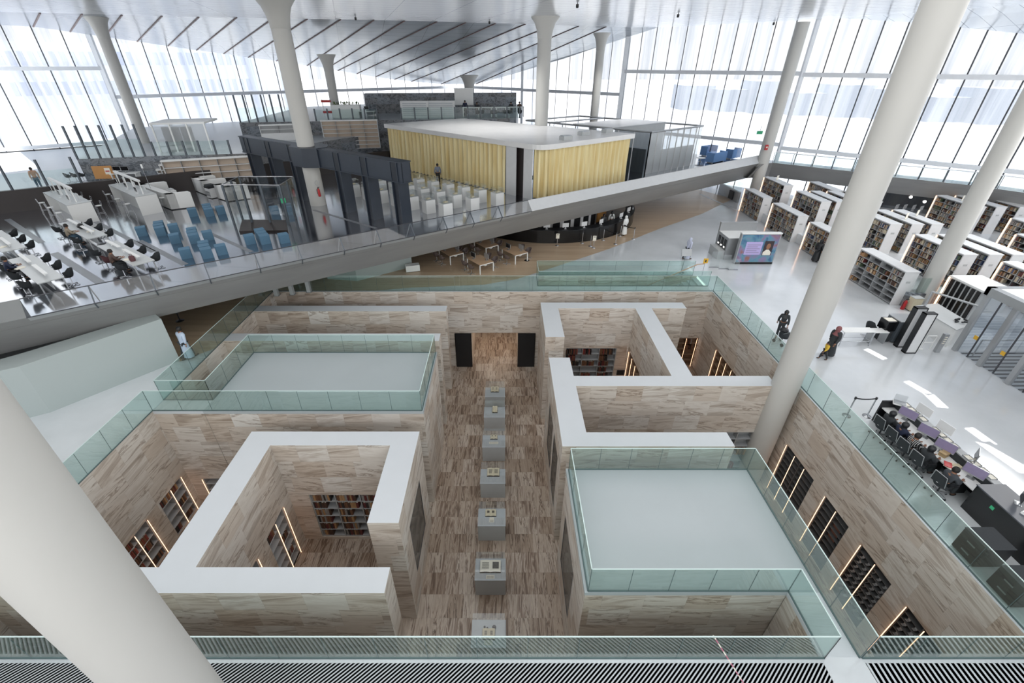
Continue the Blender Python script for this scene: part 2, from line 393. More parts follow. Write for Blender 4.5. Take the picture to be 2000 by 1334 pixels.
# left maze
wall_box('wall_left_back_cap', PX0, -3.57, 24.47, 25.2, ZF, 0)
wall_box('wall_left_middle_cap', PX0, -3.57, 21.0, 21.8, ZF, 0)
wall_box('wall_left_room_back', -10.47, -3.5, 13.05, 13.85, ZF, 0, {'-y': [(-8.5, -5.2, -5.9, Zn)]})
wall_box('wall_left_room_side', -10.47, -9.35, 7.95, 13.05, ZF, 0, {'+x': [(10.9, 12.42, ZF, Zn), (9.2, 10.1, ZF, Zn)]})
wall_box('wall_left_room_front', PX0, -3.45, 7.17, 7.95, ZF, 0)
wall_box('wall_left_room_corridor', -4.55, -3.5, 9.49, 13.05, ZF, 0, {'+x': [(10.52, 12.76, -4.53, -1.66, .06)]})
# right maze
wall_box('wall_right_room_back', 2.34, 11.4, 24.85, 25.65, ZF, 0, {'-y': [(4.1, 7.45, -5.9, Zn)]})
wall_box('wall_right_room_corridor', 2.34, 3.4, 21.42, 24.85, ZF, 0)
wall_box('wall_right_room_corridor_front', 2.34, 3.42, 13.8, 19.35, ZF, 0, {'-x': [(16.0, 17.75, -4.6, -1.65, .06), (13.9, 15.5, -4.9, -1.6, .06)]})
wall_box('wall_right_room_cross', 3.42, 12.95, 16.94, 17.74, ZF, 0, {'-y': [(10.3, 12.8, ZF, Zn)]})
wall_box('wall_right_room_tee', 8.2, 9.23, 17.74, 24.85, ZF, 0, {'-x': [(22.0, 24.45, ZF, Zn)]})
wall_box('wall_right_room_front', 2.34, 9.23, 13.0, 13.8, ZF, 0)
# walkable platforms: stone body, white slab with a thin edge
def platform(name, x0, x1, y0, y1, niches={}):
    wall_box(name, x0, x1, y0, y1, ZF, -.14, niches)
    struct('floor', MB().box(x0 - .02, x1 + .02, y0 - .02, y1 + .02, -.14, .0), 'capfloor')
platform('wall_left_platform', -13.2, -3.55, 15.13, 19.85)
platform('wall_right_platform', 2.36, 9.17, 7.2, 11.82, {'-x': [(8.75, 11.1, -4.6, -1.75, .06)]})
wall_box('wall_left_bridge', PX0, -13.22, 15.13, 15.87, ZF, -.14, {'-y': [(-14.8, -13.4, ZF, -4.3)]}); struct('floor', MB().box(PX0, -13.22, 15.11, 15.87, -.14, 0), 'cap')
wall_box('wall_right_bridge', 8.22, 9.17, PY0, 7.18, ZF, -.14); struct('floor', MB().box(8.2, 9.19, PY0, 7.18, -.14, 0), 'cap')
# vitrine windows of the corridor
def vitrine(n, x, y0, y1, z0, z1, sx):
    w = struct('window_%d' % n, MB().box(x - .02, x + .02, y0, y1, z0, z1), 'darkglass')
    f = MB()
    for a, b, c, d in ((y0, y1, z0, z0 + .05), (y0, y1, z1 - .05, z1), (y0, y0 + .05, z0, z1), (y1 - .05, y1, z0, z1)): f.box(x - .03, x + .03, a, b, c, d)
    f.build('window_frame', 'mullion', w)
vitrine(1, -3.53, 10.52, 12.76, -4.53, -1.66, 1); vitrine(2, 2.37, 16.0, 17.75, -4.6, -1.65, -1)
vitrine(3, 2.37, 13.9, 15.5, -4.9, -1.6, -1); vitrine(4, 2.39, 8.75, 11.1, -4.6, -1.75, -1)
# the doorway at the end of the corridor
for n, (a, b) in enumerate(((-3.47, -2.3), (1.0, 2.24))):
    d = struct('door_%d' % (n + 1), MB().box(a, b, PY1 - .12, PY1 - .03, ZF, -3.2), 'blackgloss')
    MB().box(a + .05, b - .05, PY1 - .135, PY1 - .12, ZF + .05, -3.25).build('door_panel', 'black', d)
mb = MB().quad((-2.3, PY1, ZF + .002), (1.0, PY1, ZF + .002), (1.0, PY1 + 5, ZF + .002), (-2.3, PY1 + 5, ZF + .002)); struct('floor', mb, 'stonefloor')
# ---- stair well with white treads
wall_box('wall_stairwell_back', SX0, SX1, SY1, SY1 + .4, ZF, -.004, only=['-y']); wall_box('wall_stairwell_front', SX0, SX1, SY0 - .3, SY0, ZF, -.004, only=['+y'])
wall_box('wall_stairwell_end', SX0 - .3, SX0, SY0, SY1, ZF, -.004, only=['+x'])
st = thing('staircase', 'white staircase going down inside the glass railed stair well', 'stairs', (SX1, SY0, 0))
for i in range(18):
    MB().box(-.34 * (i + 1), -.34 * i, .02, SY1 - SY0 - .02, -.168 * (i + 1) - .16, -.168 * (i + 1)).build('step', 'cap', st)
# ---- slatted floor grilles on the walkway in front
d = (G(1000, 1300) - G(984, 1316)).normalized()
def grille(label, x0, x1, y0, y1, dirv, pitch, w):
    t = thing('floor_grille', label, 'grille', (0, 0, 0))
    mb = MB(); nx, ny = -dirv.y, dirv.x
    cs = [(x, y) for x in (x0, x1) for y in (y0, y1)]; pr = [x * nx + y * ny for x, y in cs]; k = math.floor(min(pr) / pitch) * pitch
    def clip(poly, ax, val, keep):
        out = []
        for i in range(len(poly)):
            p, q = poly[i], poly[(i + 1) % len(poly)]; fp, fq = keep * (p[ax] - val) >= 0, keep * (q[ax] - val) >= 0
            if fp: out.append(p)
            if fp != fq:
                s = (val - p[ax]) / (q[ax] - p[ax]); out.append((p[0] + (q[0] - p[0]) * s, p[1] + (q[1] - p[1]) * s))
        return out
    while k < max(pr):
        L = 90; c0 = (nx * k, ny * k); c1 = (nx * (k + w), ny * (k + w))
        poly = [(c0[0] - dirv.x * L, c0[1] - dirv.y * L), (c0[0] + dirv.x * L, c0[1] + dirv.y * L), (c1[0] + dirv.x * L, c1[1] + dirv.y * L), (c1[0] - dirv.x * L, c1[1] - dirv.y * L)]
        for ax, v, kp in ((0, x0, 1), (0, x1, -1), (1, y0, 1), (1, y1, -1)):
            if poly: poly = clip(poly, ax, v, kp)
        if len(poly) > 2: mb.prism(poly, -.1, -.004, bottom=False)
        k += pitch
    mb.build('slats', 'grille', t)
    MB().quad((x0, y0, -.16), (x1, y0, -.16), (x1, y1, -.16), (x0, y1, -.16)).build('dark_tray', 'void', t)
grille('pale diagonal slat floor grille along the near walkway, left of the white strip', -22, 8.15, 1.5, PY0 - .13, d, .078, .046)
grille('pale straight slat floor grille along the near walkway, right of the white strip', 9.22, 22, 1.5, PY0 - .13, Vector((0, 1, 0)), .14, .082)
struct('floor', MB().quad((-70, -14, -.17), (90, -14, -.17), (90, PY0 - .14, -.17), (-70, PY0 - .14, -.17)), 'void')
# ---- first terrace: slab, bevelled edge beam
def edge(s, out, z):                               # point on the terrace edge: s metres along, out metres outward
    p = Vector((-18.15, 18.03, 0)) + E1 * s + N1 * out
    return Vector((p.x, p.y, z))
def s_at(u, v=None):                               # where a sight column at pixel u crosses the edge line (level 4.7)
    lo, hi = -30, 62
    for _ in range(50):
        m_ = (lo + hi) / 2; p = edge(m_, 0, 4.7); dp = p.y * CT - (p.z - CAMZ) * ST
        if CX + FP * p.x / dp < u: lo = m_
        else: hi = m_
    return lo
S0, S1 = -45, 57.4; SG0, SG1 = s_at(38), s_at(1031)
FRp, FRd = Vector((-8, 87.5, 0)), Vector((.7312, -.6822, 0)); FLp, FLd = Vector((-8, 87.5, 0)), Vector((-.8206, -.5715, 0))
fr = lambda t, z: Vector((FRp.x + FRd.x * t, FRp.y + FRd.y * t, z)); fl = lambda t, z: Vector((FLp.x + FLd.x * t, FLp.y + FLd.y * t, z))
tp = [edge(S0, -.12, 0), edge(S1, -.12, 0), fr(50.5, 0), fr(0, 0), fl(95, 0)]
mb = MB().prism([(p.x, p.y) for p in tp], ZT - .3, ZT); struct('floor', mb, 'black floor')
bp = [edge(S0, -.9, 0), edge(S1, -.9, 0), fr(50.3, 0), fr(0, 0), fl(95, 0)]
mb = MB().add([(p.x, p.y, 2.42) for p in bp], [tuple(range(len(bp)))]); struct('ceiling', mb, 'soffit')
def extr(mb, prof, s0, s1):
    vs = [edge(s, o, z) for s in (s0, s1) for o, z in prof]; n = len(prof)
    mb.add(vs, [(i, i + 1, n + i + 1, n + i) for i in range(n - 1)]); mb.add(vs, [tuple(range(n)), tuple(range(2 * n - 1, n - 1, -1))])
mb = MB(); extr(mb, [(.475, 4.03), (.2, 3.66), (-.86, 2.2), (-3.2, 2.25)], S0, S1)
extr(mb, [(-.14, 3.6), (.17, 3.6)], S0, S1); struct('trim_2', mb, 'steel')
for a, b, pm in ((S0, SG0, 'soffit'), (SG1, S1, 'parapet')):  # shadow on the left piece is put in as a darker grey
    mb = MB(); mb.mat(1); extr(mb, [(.5, 4.05), (.4, 3.95), (-.1, 3.61), (0, 4.7)], a, b); mb.mat(0)
    vs = [edge(s, o, z) for s in (a, b) for o, z in ((-.02, 4.712), (.515, 4.05))]; mb.add(vs, [(0, 1, 3, 2)])
    struct('trim_3', mb, [pm, 'steel'])
# glass balustrade on the bevelled edge
br = thing('bevelled_balustrade', 'long folded glass balustrade with dark posts along the dark terrace edge', 'railing')
J = [38, 172, 292, 398, 497, 580, 663, 735, 801, 865, 918, 973, 1031]; js = [s_at(u) for u in J]
for a, b in zip(js[:-1], js[1:]):
    mb = MB(); g = .012
    mb.add([edge(a + g, 0, 4.7), edge(b - g, 0, 4.7), edge(b - g, .5, 4.05), edge(a + g, .5, 4.05)], [(0, 3, 2, 1)])
    mb.build('glass_panel', 'greyglass', br)
    mb = MB(); mb.add([edge(a + g, .5, 4.05), edge(b - g, .5, 4.05), edge(b - g, .24, 3.72), edge(a + g, .24, 3.72)], [(0, 3, 2, 1)])
    mb.build('lower_glass_panel', 'frost', br)
for a in js[1:-1]:
    MB().bar(edge(a, -.02, 4.68), edge(a, -.75, 3.65), .04).build('strut', 'alu', br)
    MB().bar(edge(a, -.02, 4.7), edge(a, .48, 4.05), .05).bar(edge(a, .5, 4.05), edge(a, .23, 3.72), .05).build('post', 'postgrey', br)
MB().bar(edge(js[0], 0, 4.71), edge(js[-1], 0, 4.71), .035).build('top_rail', 'mullion', br)
MB().bar(edge(js[0], .51, 4.05), edge(js[-1], .51, 4.05), .035).build('fold_rail', 'mullion', br)
# terrace floor inlays
for (u0, v0, u1, v1, w) in [(14, 428, 82, 474, .34), (105, 494, 196, 552, .40), (145, 411, 300, 492, .30), (272, 470, 362, 517, .34), (398, 450, 492, 492, .26), (330, 418, 420, 425, .0), (612, 410, 735, 446, .25)]:
    if not w: continue
    p, q = G(u0, v0, ZT + .004), G(u1, v1, ZT + .004); n = Vector((-(q - p).y, (q - p).x, 0)).normalized() * (w / 2)
    struct('trim_4', MB().quad(p - n, q - n, q + n, p + n), 'inlay')
# ---- dark low wall behind the first terrace and the levels behind it
def band(s): p = Vector((-30.86, 37.2, 0)) + E1 * s; return p
mb = MB(); b0, b1 = band(-45), band(23.2); nb = N1 * .35
mb.prism([(b0.x, b0.y), (b1.x, b1.y), (b1.x - nb.x, b1.y - nb.y), (b0.x - nb.x, b0.y - nb.y)], ZT, 5.1); struct('wall_terrace_low', mb, 'fascia')
Z2 = 4.4
q = [band(-45) - nb, band(23.2) - nb, band(23.2) - N1 * 30, fl(0, 0), fl(95, 0)]
mb = MB().prism([(p.x, p.y) for p in q], ZT, Z2); struct('floor', mb, 'cap')
# dark stone retaining walls and the levels they hold
Z3, Z4 = 6.2, 7.6
def ret(name, px, z, zb, back, mat_):
    P = [G(u, v, z) for u, v in px]
    mb = MB(); n = len(P)
    poly = [(p.x, p.y) for p in P] + [(p.x, p.y) for p in back]
    mb.prism(poly, zb, z, top=False); mb.mat(1).add([(x, y, z) for x, y in poly], [tuple(range(len(poly)))])
    return struct(name, mb, [mat_, 'cap'])
w1a, w1b = G(150, 311, Z3), G(478, 300, Z3)
ret('wall_stone_left', [(150, 311), (285, 305.5), (478, 300)], Z3, Z2, [Vector((-8, 66, 0)), fl(14, 0), fl(46, 0)], 'darkstone')
ret('wall_stone_middle', [(467, 239.5), (760, 234.5), (905, 233), (1008, 231)], Z4, Z2, [fr(14, 0), fr(2, 0), fl(2, 0), fl(26, 0)], 'darkstone')
p, q = G(716, 222, Z4), G(1008, 219.5, Z4); dz = 2.2
mb = MB().prism([(p.x, p.y), (q.x, q.y), (q.x, q.y + 1), (p.x, p.y + 1)], Z4, Z4 + dz); struct('wall_stone_back', mb, 'darkstone')
WB = (p, q)
# ---- white wall under the terrace at the left
mb = MB()
w = [(-30, 4.5), (-20.39, 14.73), (-19.84, 15.06), (-16.65, 19.09)]
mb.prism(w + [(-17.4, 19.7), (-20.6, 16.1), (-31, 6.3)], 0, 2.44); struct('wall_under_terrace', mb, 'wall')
mb = MB()
p, q = G(640, 545), G(698, 549); mb.prism([(p.x, p.y), (q.x, q.y), (q.x + 3.4, q.y + 2.6), (q.x + 3.0, q.y + 3.1), (p.x, p.y + 4)], 0, 2.42); struct('wall_white_corner', mb, 'wall')
# ---- right balcony beam
rb = [G(1486, 321, 4.05), G(1509.5, 318, 4.05), G(1665.5, 335, 4.05), G(1743, 346, 4.05), G(1898, 362, 4.05), G(2060, 385, 4.05)]
def off(P, d):
    out = []
    for i, p in enumerate(P):
        t = (P[min(i + 1, len(P) - 1)] - P[max(i - 1, 0)]).normalized(); n = Vector((t.y, -t.x, 0))
        if n.dot(Vector((-p.x, -p.y, 0))) < 0: n = -n
        out.append(p + n * d)
    return out
lv = [(0, 4.05), (-.25, 3.7), (-1.15, 2.45), (-4.0, 2.45)]
rings = [[Vector((p.x, p.y, z)) for p in off(rb, o)] for o, z in lv]
mb = MB(); n = len(rb)
for a, b in zip(rings[:-1], rings[1:]): mb.add(a + b, [(i, i + 1, n + i + 1, n + i) for i in range(n - 1)])
struct('trim_5', mb, 'steel')
top = [Vector((p.x, p.y, 3.75)) for p in off(rb, -.2)] ; back = [Vector((p.x, p.y, 3.75)) for p in off(rb, -3.6)]
mb = MB().add(top + back, [(i, i + 1, n + i + 1, n + i) for i in range(n - 1)]); struct('floor', mb, 'cap')
rbt = [Vector((p.x, p.y, 5.05)) for p in off(rb, -.45)]
rr = thing('balcony_railing', 'glass railing leaning in along the steel balcony beyond the bookshelves', 'railing')
for i in range(1, n - 1):
    k = max(1, round((rb[i + 1] - rb[i]).length / 1.9))
    for j in range(k):
        a, b = (j + .01) / k, (j + .99) / k
        MB().quad(rb[i].lerp(rb[i + 1], a), rb[i].lerp(rb[i + 1], b), rbt[i].lerp(rbt[i + 1], b), rbt[i].lerp(rbt[i + 1], a)).build('glass_panel', 'railglass', rr)
        MB().bar(rb[i].lerp(rb[i + 1], a - .01), rbt[i].lerp(rbt[i + 1], a - .01), .05).build('post', 'postgrey', rr)
MB().path(rbt[1:], .04).build('handrail', 'transom', rr)
# ---- ceiling: flat over the hall, falling to the far corner and to the right
ZC = 16.5
FA = [(-160, 20), (-60, 22), (78, 25), (160, 27), (238, 29), (316, 31), (388, 33), (462, 34), (533, 35.5), (600, 37), (665, 38), (730, 39), (790, 40.5), (853, 42), (909, 44), (968, 45.5), (1026, 47), (1080, 49), (1130, 51), (1184, 52), (1240, 53.5)]
BL = [(-160, 44), (-60, 46), (65, 52), (137, 62), (204, 72), (268, 81), (328, 90), (384, 98), (437, 105), (485, 112), (540, 119), (600, 128), (640, 133), (660, 138), (697, 144), (734, 150), (771, 155), (804, 159), (862, 164)]
Fp = [G(u, v, ZC) for u, v in FA]; Bp = [onV(u, v, FLp, FLd) for u, v in BL] + [onV(930, 164, FRp, FRd), onV(1000, 145, FRp, FRd)]
tipF = onV(1285, 54, FRp, FRd); tipF.z = ZC
mb = MB(); n = len(Fp); SUB = 5
def curve(i, t):                                   # bowed ruling from the flat edge down to the glass
    a, b = Fp[i], Bp[i]; p = a.lerp(b, t); p.z = a.z + (b.z - a.z) * t; return p
for i in range(n - 1):
    for j in range(SUB):
        t0, t1 = j / SUB, (j + 1) / SUB
        mb.add([curve(i, t0), curve(i, t1), curve(i + 1, t1), curve(i + 1, t0)], [(0, 1, 2, 3)], True)
mb.add([Fp[-1], *[curve(n - 1, j / SUB) for j in range(1, SUB + 1)], onV(1100, 115, FRp, FRd), onV(1185, 86, FRp, FRd), tipF], [tuple(range(SUB + 4))])
struct('ceiling', mb, 'ceiling_shaded')
cR = [tipF, fr(53.8, ZC)]
# flat part behind the fold, then the near part with the narrow sun slots left open
mb = MB(); fl_ = Fp + cR
rowN = [Vector((-48, 24, ZC)), Vector((46, 24, ZC))]
mb.add([*fl_, Vector((43, 24, ZC)), Vector((-62, 24, ZC))], [tuple(range(len(fl_) + 2))]); struct('ceiling', mb, 'ceiling')
mb = MB(); e_ = [fr(53.8, ZC), onV(1780, 44, FRp, FRd), onV(2000, 66, FRp, FRd), fr(78, 13.2), Vector((66, 20, 12.5)), Vector((66, -20, 12.5)), Vector((46, -20, ZC)), Vector((43, 24, ZC))]
mb.add(e_, [(0, 1, 7), (1, 2, 7), (2, 3, 4), (2, 4, 7), (4, 5, 6), (4, 6, 7)]); struct('ceiling', mb, 'ceiling')
SUN = Vector((.10, .16, -1)).normalized()          # steep sun through the slots makes the streaks of light on the floor
slots = []
for (ua, va, ub, vb, w) in [(1692, 682, 1728, 701, .34), (1771, 745, 1818, 772, .34), (1812, 768, 1842, 796, .42), (1893, 836, 1938, 868, .40), (1920, 862, 2006, 922, .62)]:
    a, b = G(ua, va), G(ub, vb); k = ZC / -SUN.z
    a, b = a - SUN * k, b - SUN * k; dd = (b - a).normalized(); nn = Vector((-dd.y, dd.x, 0)) * (w / 2)
    slots.append([a - nn, b - nn, b + nn, a + nn])
cu = bpy.data.curves.new('ceiling_outline', 'CURVE'); cu.dimensions = '2D'; cu.fill_mode = 'BOTH'
for pts_ in [[(-62, 24), (43, 24), (46, -20), (-62, -20)]] + slots:
    sp_ = cu.splines.new('POLY'); sp_.points.add(len(pts_) - 1); sp_.use_cyclic_u = True
    for p_, q_ in zip(sp_.points, pts_): p_.co = (q_[0], q_[1], 0, 1)
tmp = bpy.data.objects.new('ceiling_outline', cu); C.objects.link(tmp); bpy.context.view_layer.update()
me = bpy.data.meshes.new_from_object(tmp.evaluated_get(bpy.context.evaluated_depsgraph_get())); bpy.data.objects.remove(tmp)
me.materials.clear(); me.materials.append(M['ceiling'])
o = bpy.data.objects.new('ceiling', me); C.objects.link(o); o.location = (0, 0, ZC); o['kind'] = 'structure'
# slot lights along the rulings of the falling ceiling
mb = MB()
for i in range(2, n - 1):
    for j in range(SUB):
        a, b = curve(i, j / SUB), curve(i, (j + 1) / SUB)
        mb.bar(a - Vector((0, 0, .03)), b - Vector((0, 0, .03)), .12, .05)
struct('trim_6', mb, mat('reddish ceiling slot', srgb(104, 78, 76), .5))
# ---- facades
def facade(idx, f, t0, t1, z0, z1f, tz, pitch, thick_at=None):
    """f(t,z) -> point; z1f(t) top height; one window per bay of the facade, its panes one mesh, its mullions parts"""
    w = bpy.data.objects.new('window_%d' % idx, None); C.objects.link(w); w['kind'] = 'structure'
    n = max(1, round(abs(t1 - t0) / pitch)); ts = [lerp(t0, t1, i / n) for i in range(n + 1)]
    mb = MB()
    for a, b in zip(ts[:-1], ts[1:]): mb.add([f(a, z0), f(b, z0), f(b, z1f(b)), f(a, z1f(a))], [(0, 1, 2, 3)])
    mb.build('pane', 'facade', w)
    mb = MB()
    for t in ts: mb.bar(f(t, z0), f(t, z1f(t)), .06, .10)
    mb.build('mullion', 'mullion', w)
    for z in tz: MB().bar(f(t0, z), f(t1, z), .25, .36).build('transom', 'transom', w)
    for t, wd in (thick_at or []): MB().bar(f(t, z0), f(t, z1f(t)), wd, .3).build('corner_post', 'transom', w)
def tparam(u, p, d):
    q = onV(u, 150, p, d); return (q - Vector((p.x, p.y, q.z))).dot(d)
Bt = sorted([((p - Vector((FLp.x, FLp.y, p.z))).dot(FLd), p.z) for p in Bp[:19]]); Rt = sorted([((p - Vector((FRp.x, FRp.y, p.z))).dot(FRd), p.z) for p in Bp[19:] + [onV(1100, 115, FRp, FRd), onV(1185, 86, FRp, FRd), tipF, fr(53.8, ZC), onV(1780, 44, FRp, FRd), onV(2000, 66, FRp, FRd), fr(78, 13.2)]])
def interp(T):
    def g(t):
        if t <= T[0][0]: return T[0][1] + .05
        for (a, za), (b, zb) in zip(T[:-1], T[1:]):
            if t <= b: return za + (zb - za) * (t - a) / (b - a) + .05
        return T[-1][1] + .05
    return g
zL, zR = interp(Bt), interp(Rt)
tl = tparam(206, FLp, FLd); facade(5, fl, tl, 100, 0, zL, [12.48, 4.78], 2.35, [(tl, .5)])
facade(6, fl, 0, tl, 0, zL, [9.55], 2.35)
t1, t2, t3 = tparam(1020, FRp, FRd), tparam(1218, FRp, FRd), tparam(1565, FRp, FRd)
facade(7, fr, 0, t1, 0, zR, [9.6], 2.2, [(t1, .35)])
facade(8, fr, t1, t2, 0, zR, [9.55], 2.2, [(t2, .6)])
facade(9, fr, t2, t3, 0, zR, [12.1, 5.51], 1.75)
facade(10, fr, t3, 80, 0, zR, [12.0, 5.2], 1.75, [(t3, .35)])
mb = MB()
mb.quad(fl(130, -.6), fl(0, -.6), Vector((-8, 500, -.6)), Vector((-400, 500, -.6))); mb.quad(fr(0, -.6), fr(130, -.6), Vector((400, 500, -.6)), Vector((-8, 500, -.6)))
struct('ground_outside', mb, 'outside')
# pale building beyond the left glass
bld = thing('building', 'hazy pale building with louvred bands outside the left glass facade', 'building', (-75, 110, -.6), A1)
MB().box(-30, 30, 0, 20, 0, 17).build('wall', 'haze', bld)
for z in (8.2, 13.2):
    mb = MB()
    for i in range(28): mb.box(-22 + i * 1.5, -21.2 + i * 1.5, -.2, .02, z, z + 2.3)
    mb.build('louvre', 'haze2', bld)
hill = MB(); ph = 0
for i in range(24): hill.box(60 + i * 9, 70 + i * 9, 170 - i * 6, 182 - i * 6, -.6, 5 + 5 * random.random())
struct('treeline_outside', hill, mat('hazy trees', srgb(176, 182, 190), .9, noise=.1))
# ---- columns
def column(label, x, y, z0, r, capital=True, top=ZC, r1=None):
    t = thing('column', label, 'column', (x, y, z0)); h = top - z0; r1 = r1 or r
    MB().lathe([(r, 0), (r, h * .4), (r1, h * (.98 if not capital else 1) - (1.6 if capital else 0))], 48).build('shaft', 'col', t)
    if capital: MB().lathe([(r1, h - 1.62), (r1 * 1.04, h - 1.6), (r1 * 1.08, h - 1.3), (r1 * 1.22, h - .9), (r1 * 1.5, h - .45), (r1 * 2.0, h - .08), (r1 * 2.0, h + .02)], 48).build('capital', 'col', t)
    return t
column('white column rising through the navy steel frame', -14.5, 35.5, ZT, .6)
column('slender white column behind the dark low wall at the left glass', -35.9, 48.6, ZT, .47)
column('white column with flared capital rising through the yellow curtained room roof', 3.7, 49.1, ZT, .63)
p = Vector((11.2, 62, 0)); column('white column behind the white roofs, second of the flared pair', p.x, p.y, ZT, .49, True, 15.9)
p = Vector((-5.0, 74.5, 0)); column('short white column under the low far corner of the ceiling', p.x, p.y, Z4, .66, True, 11.5)
p = G(655, 228, Z4); column('white column beside the white planter on the upper level', p.x, p.y + .6, Z4, .5, True, 13.8)
column('white column at the far tip of the terrace beam', 27.3, 50.1, 0, .57, False)
column('white column among the bookshelves on the right', 26.25, 25.35, 0, .465)
column('thick white column standing in the pit at the end of the cross wall', 13.29, 16.9, ZF, .585, False)
column('huge white column close to the camera crossing the lower left corner', -6.15, 3.68, 0, .6, False)
# ---- light: an overcast white sky through the glass, added fill lights, steep sun
wd = bpy.data.worlds.new('sky'); bpy.context.scene.world = wd; wd.use_nodes = True
nt = wd.node_tree; nt.nodes.clear(); k = N(nt)
tc = k.new('ShaderNodeTexCoord'); sp = k.new('ShaderNodeSeparateXYZ', {0: tc.outputs['Generated']})
c = k.ramp(sp.outputs[2], [(.0, (1, .99, .97, 1)), (.25, (.96, .98, 1, 1)), (1.0, (.80, .88, 1, 1))])
bgn = k.new('ShaderNodeBackground', {0: c, 1: 1.35}); ow = nt.nodes.new('ShaderNodeOutputWorld'); nt.links.new(bgn.outputs[0], ow.inputs[0])
def area(name, loc, size, power, rot=(0, 0, 0), col=(1, .98, .95)):
    l = bpy.data.lights.new(name, 'AREA'); l.shape = 'RECTANGLE'; l.size, l.size_y = size; l.energy = power; l.color = col
    o = bpy.data.objects.new(name, l); C.objects.link(o); o.location = loc; o.rotation_euler = rot; return o
area('ceiling_fill', (0, 12, 16.2), (34, 22), 1950)  # this and the next two: unseen fills added overhead to lift the hall
area('ceiling_fill', (22, 26, 16.2), (18, 20), 700)
area('ceiling_fill', (-24, 22, 16.2), (20, 18), 800)
area('rear_fill', (0, -13, 15.5), (44, 6), 2600, (math.radians(58), 0, 0))  # unseen fill added behind the camera for the walls facing it
area('terrace_fill', (36, 22, 15.6), (12, 6), 2200, (math.radians(60), 0, math.radians(50)))  # unseen fill added to brighten the terrace and the room roof
for lx, ly, en_ in ((-1, 46.5, 1700), (12, 58, 900), (-22, 40, 900)):  # spots added to brighten the white roofs and the terrace
    l = bpy.data.lights.new('fill_spot', 'SPOT'); l.energy = en_; l.spot_size = math.radians(125); l.spot_blend = .8; l.shadow_soft_size = .15; l.color = (1, .98, .95)
    o = bpy.data.objects.new('fill_spot', l); C.objects.link(o); o.location = (lx, ly, 14.6 if ly > 50 else 15.9)
area('door_luminaire', (-.65, 30, -3.4), (2.6, 3.5), 40, col=(1, .82, .66))
l = bpy.data.lights.new('sun', 'SUN'); l.energy = 12; l.angle = .006; l.color = (1, .97, .92)
o = bpy.data.objects.new('sun', l); C.objects.link(o); o.rotation_euler = SUN.to_track_quat('-Z', 'Y').to_euler()
sc = bpy.context.scene
sc.view_settings.view_transform = 'Standard'; sc.view_settings.look = 'None'; sc.view_settings.exposure = 0.38
sc.cycles.max_bounces = 6; sc.cycles.diffuse_bounces = 3; sc.cycles.glossy_bounces = 3; sc.cycles.transmission_bounces = 4
sc.cycles.transparent_max_bounces = 24; sc.cycles.caustics_reflective = False; sc.cycles.caustics_refractive = False
sc.cycles.use_denoising = True; sc.cycles.sample_clamp_indirect = 4.0
# ================================================================ THE SUNKEN ROOMS: bookcases, books, light strips
# a book: two cover boards, a rounded spine, a page block set in
BOOKCOL = [('brown', srgb(112, 78, 56)), ('dark brown', srgb(74, 52, 42)), ('red', srgb(128, 60, 52)), ('tan', srgb(170, 134, 96)), ('black', srgb(44, 40, 40)), ('maroon', srgb(98, 44, 44)), ('grey', srgb(140, 138, 136)), ('cream', srgb(208, 196, 172)), ('blue', srgb(70, 84, 116)), ('green', srgb(84, 100, 78)), ('orange', srgb(190, 110, 66)), ('white', srgb(222, 220, 216))]
def book_mesh(col, w=.045, h=.26, d=.19):
    mb = MB(); t = .004
    mb.box(0, t, 0, d, 0, h).box(w - t, w, 0, d, 0, h)
    n = 5; vs = []
    for z in (0, h):
        for i in range(n): a = PI * i / (n - 1); vs.append((w / 2 - math.cos(a) * w / 2, -math.sin(a) * .008, z))
    mb.add(vs, [(i, i + 1, n + i + 1, n + i) for i in range(n - 1)], True); mb.add(vs, [tuple(range(n - 1, -1, -1)), tuple(range(n, 2 * n))])
    mb.mat(1).box(t, w - t, .002, d - .006, .006, h - .008)
    return mb.mesh('book', [col, 'paper'])
BM = {}
for nm, c in BOOKCOL:
    m_ = mat('book cover ' + nm, c, .6, noise=.12, scale=14)
    BM[nm] = [book_mesh(m_, w, h) for w, h in ((.042, .25), (.06, .28), (.075, .24))]
BW = [.042, .06, .075]
N_BOOKS = [0]; REST = []
def put_book(x, y, z, rz, lean, nm, k, label, group, s=1.0):
    if N_BOOKS[0] >= 299: REST.append((x, y, z, rz, nm, k, s)); return
    o = bpy.data.objects.new('book', BM[nm][k]); C.objects.link(o); o.location = (x, y, z); o.rotation_euler = (0, lean, rz); o.scale = (s, s, s)
    tag(o, label, 'book', group); N_BOOKS[0] += 1
FRAME = {'-x': -PI / 2, '+x': PI / 2, '-y': 0.0}
def local(face, pl, u, z):                         # niche frame: x along the face, y into the wall
    return {'-x': Vector((pl, u, z)), '+x': Vector((pl, u, z)), '-y': Vector((u, pl, z))}[face]
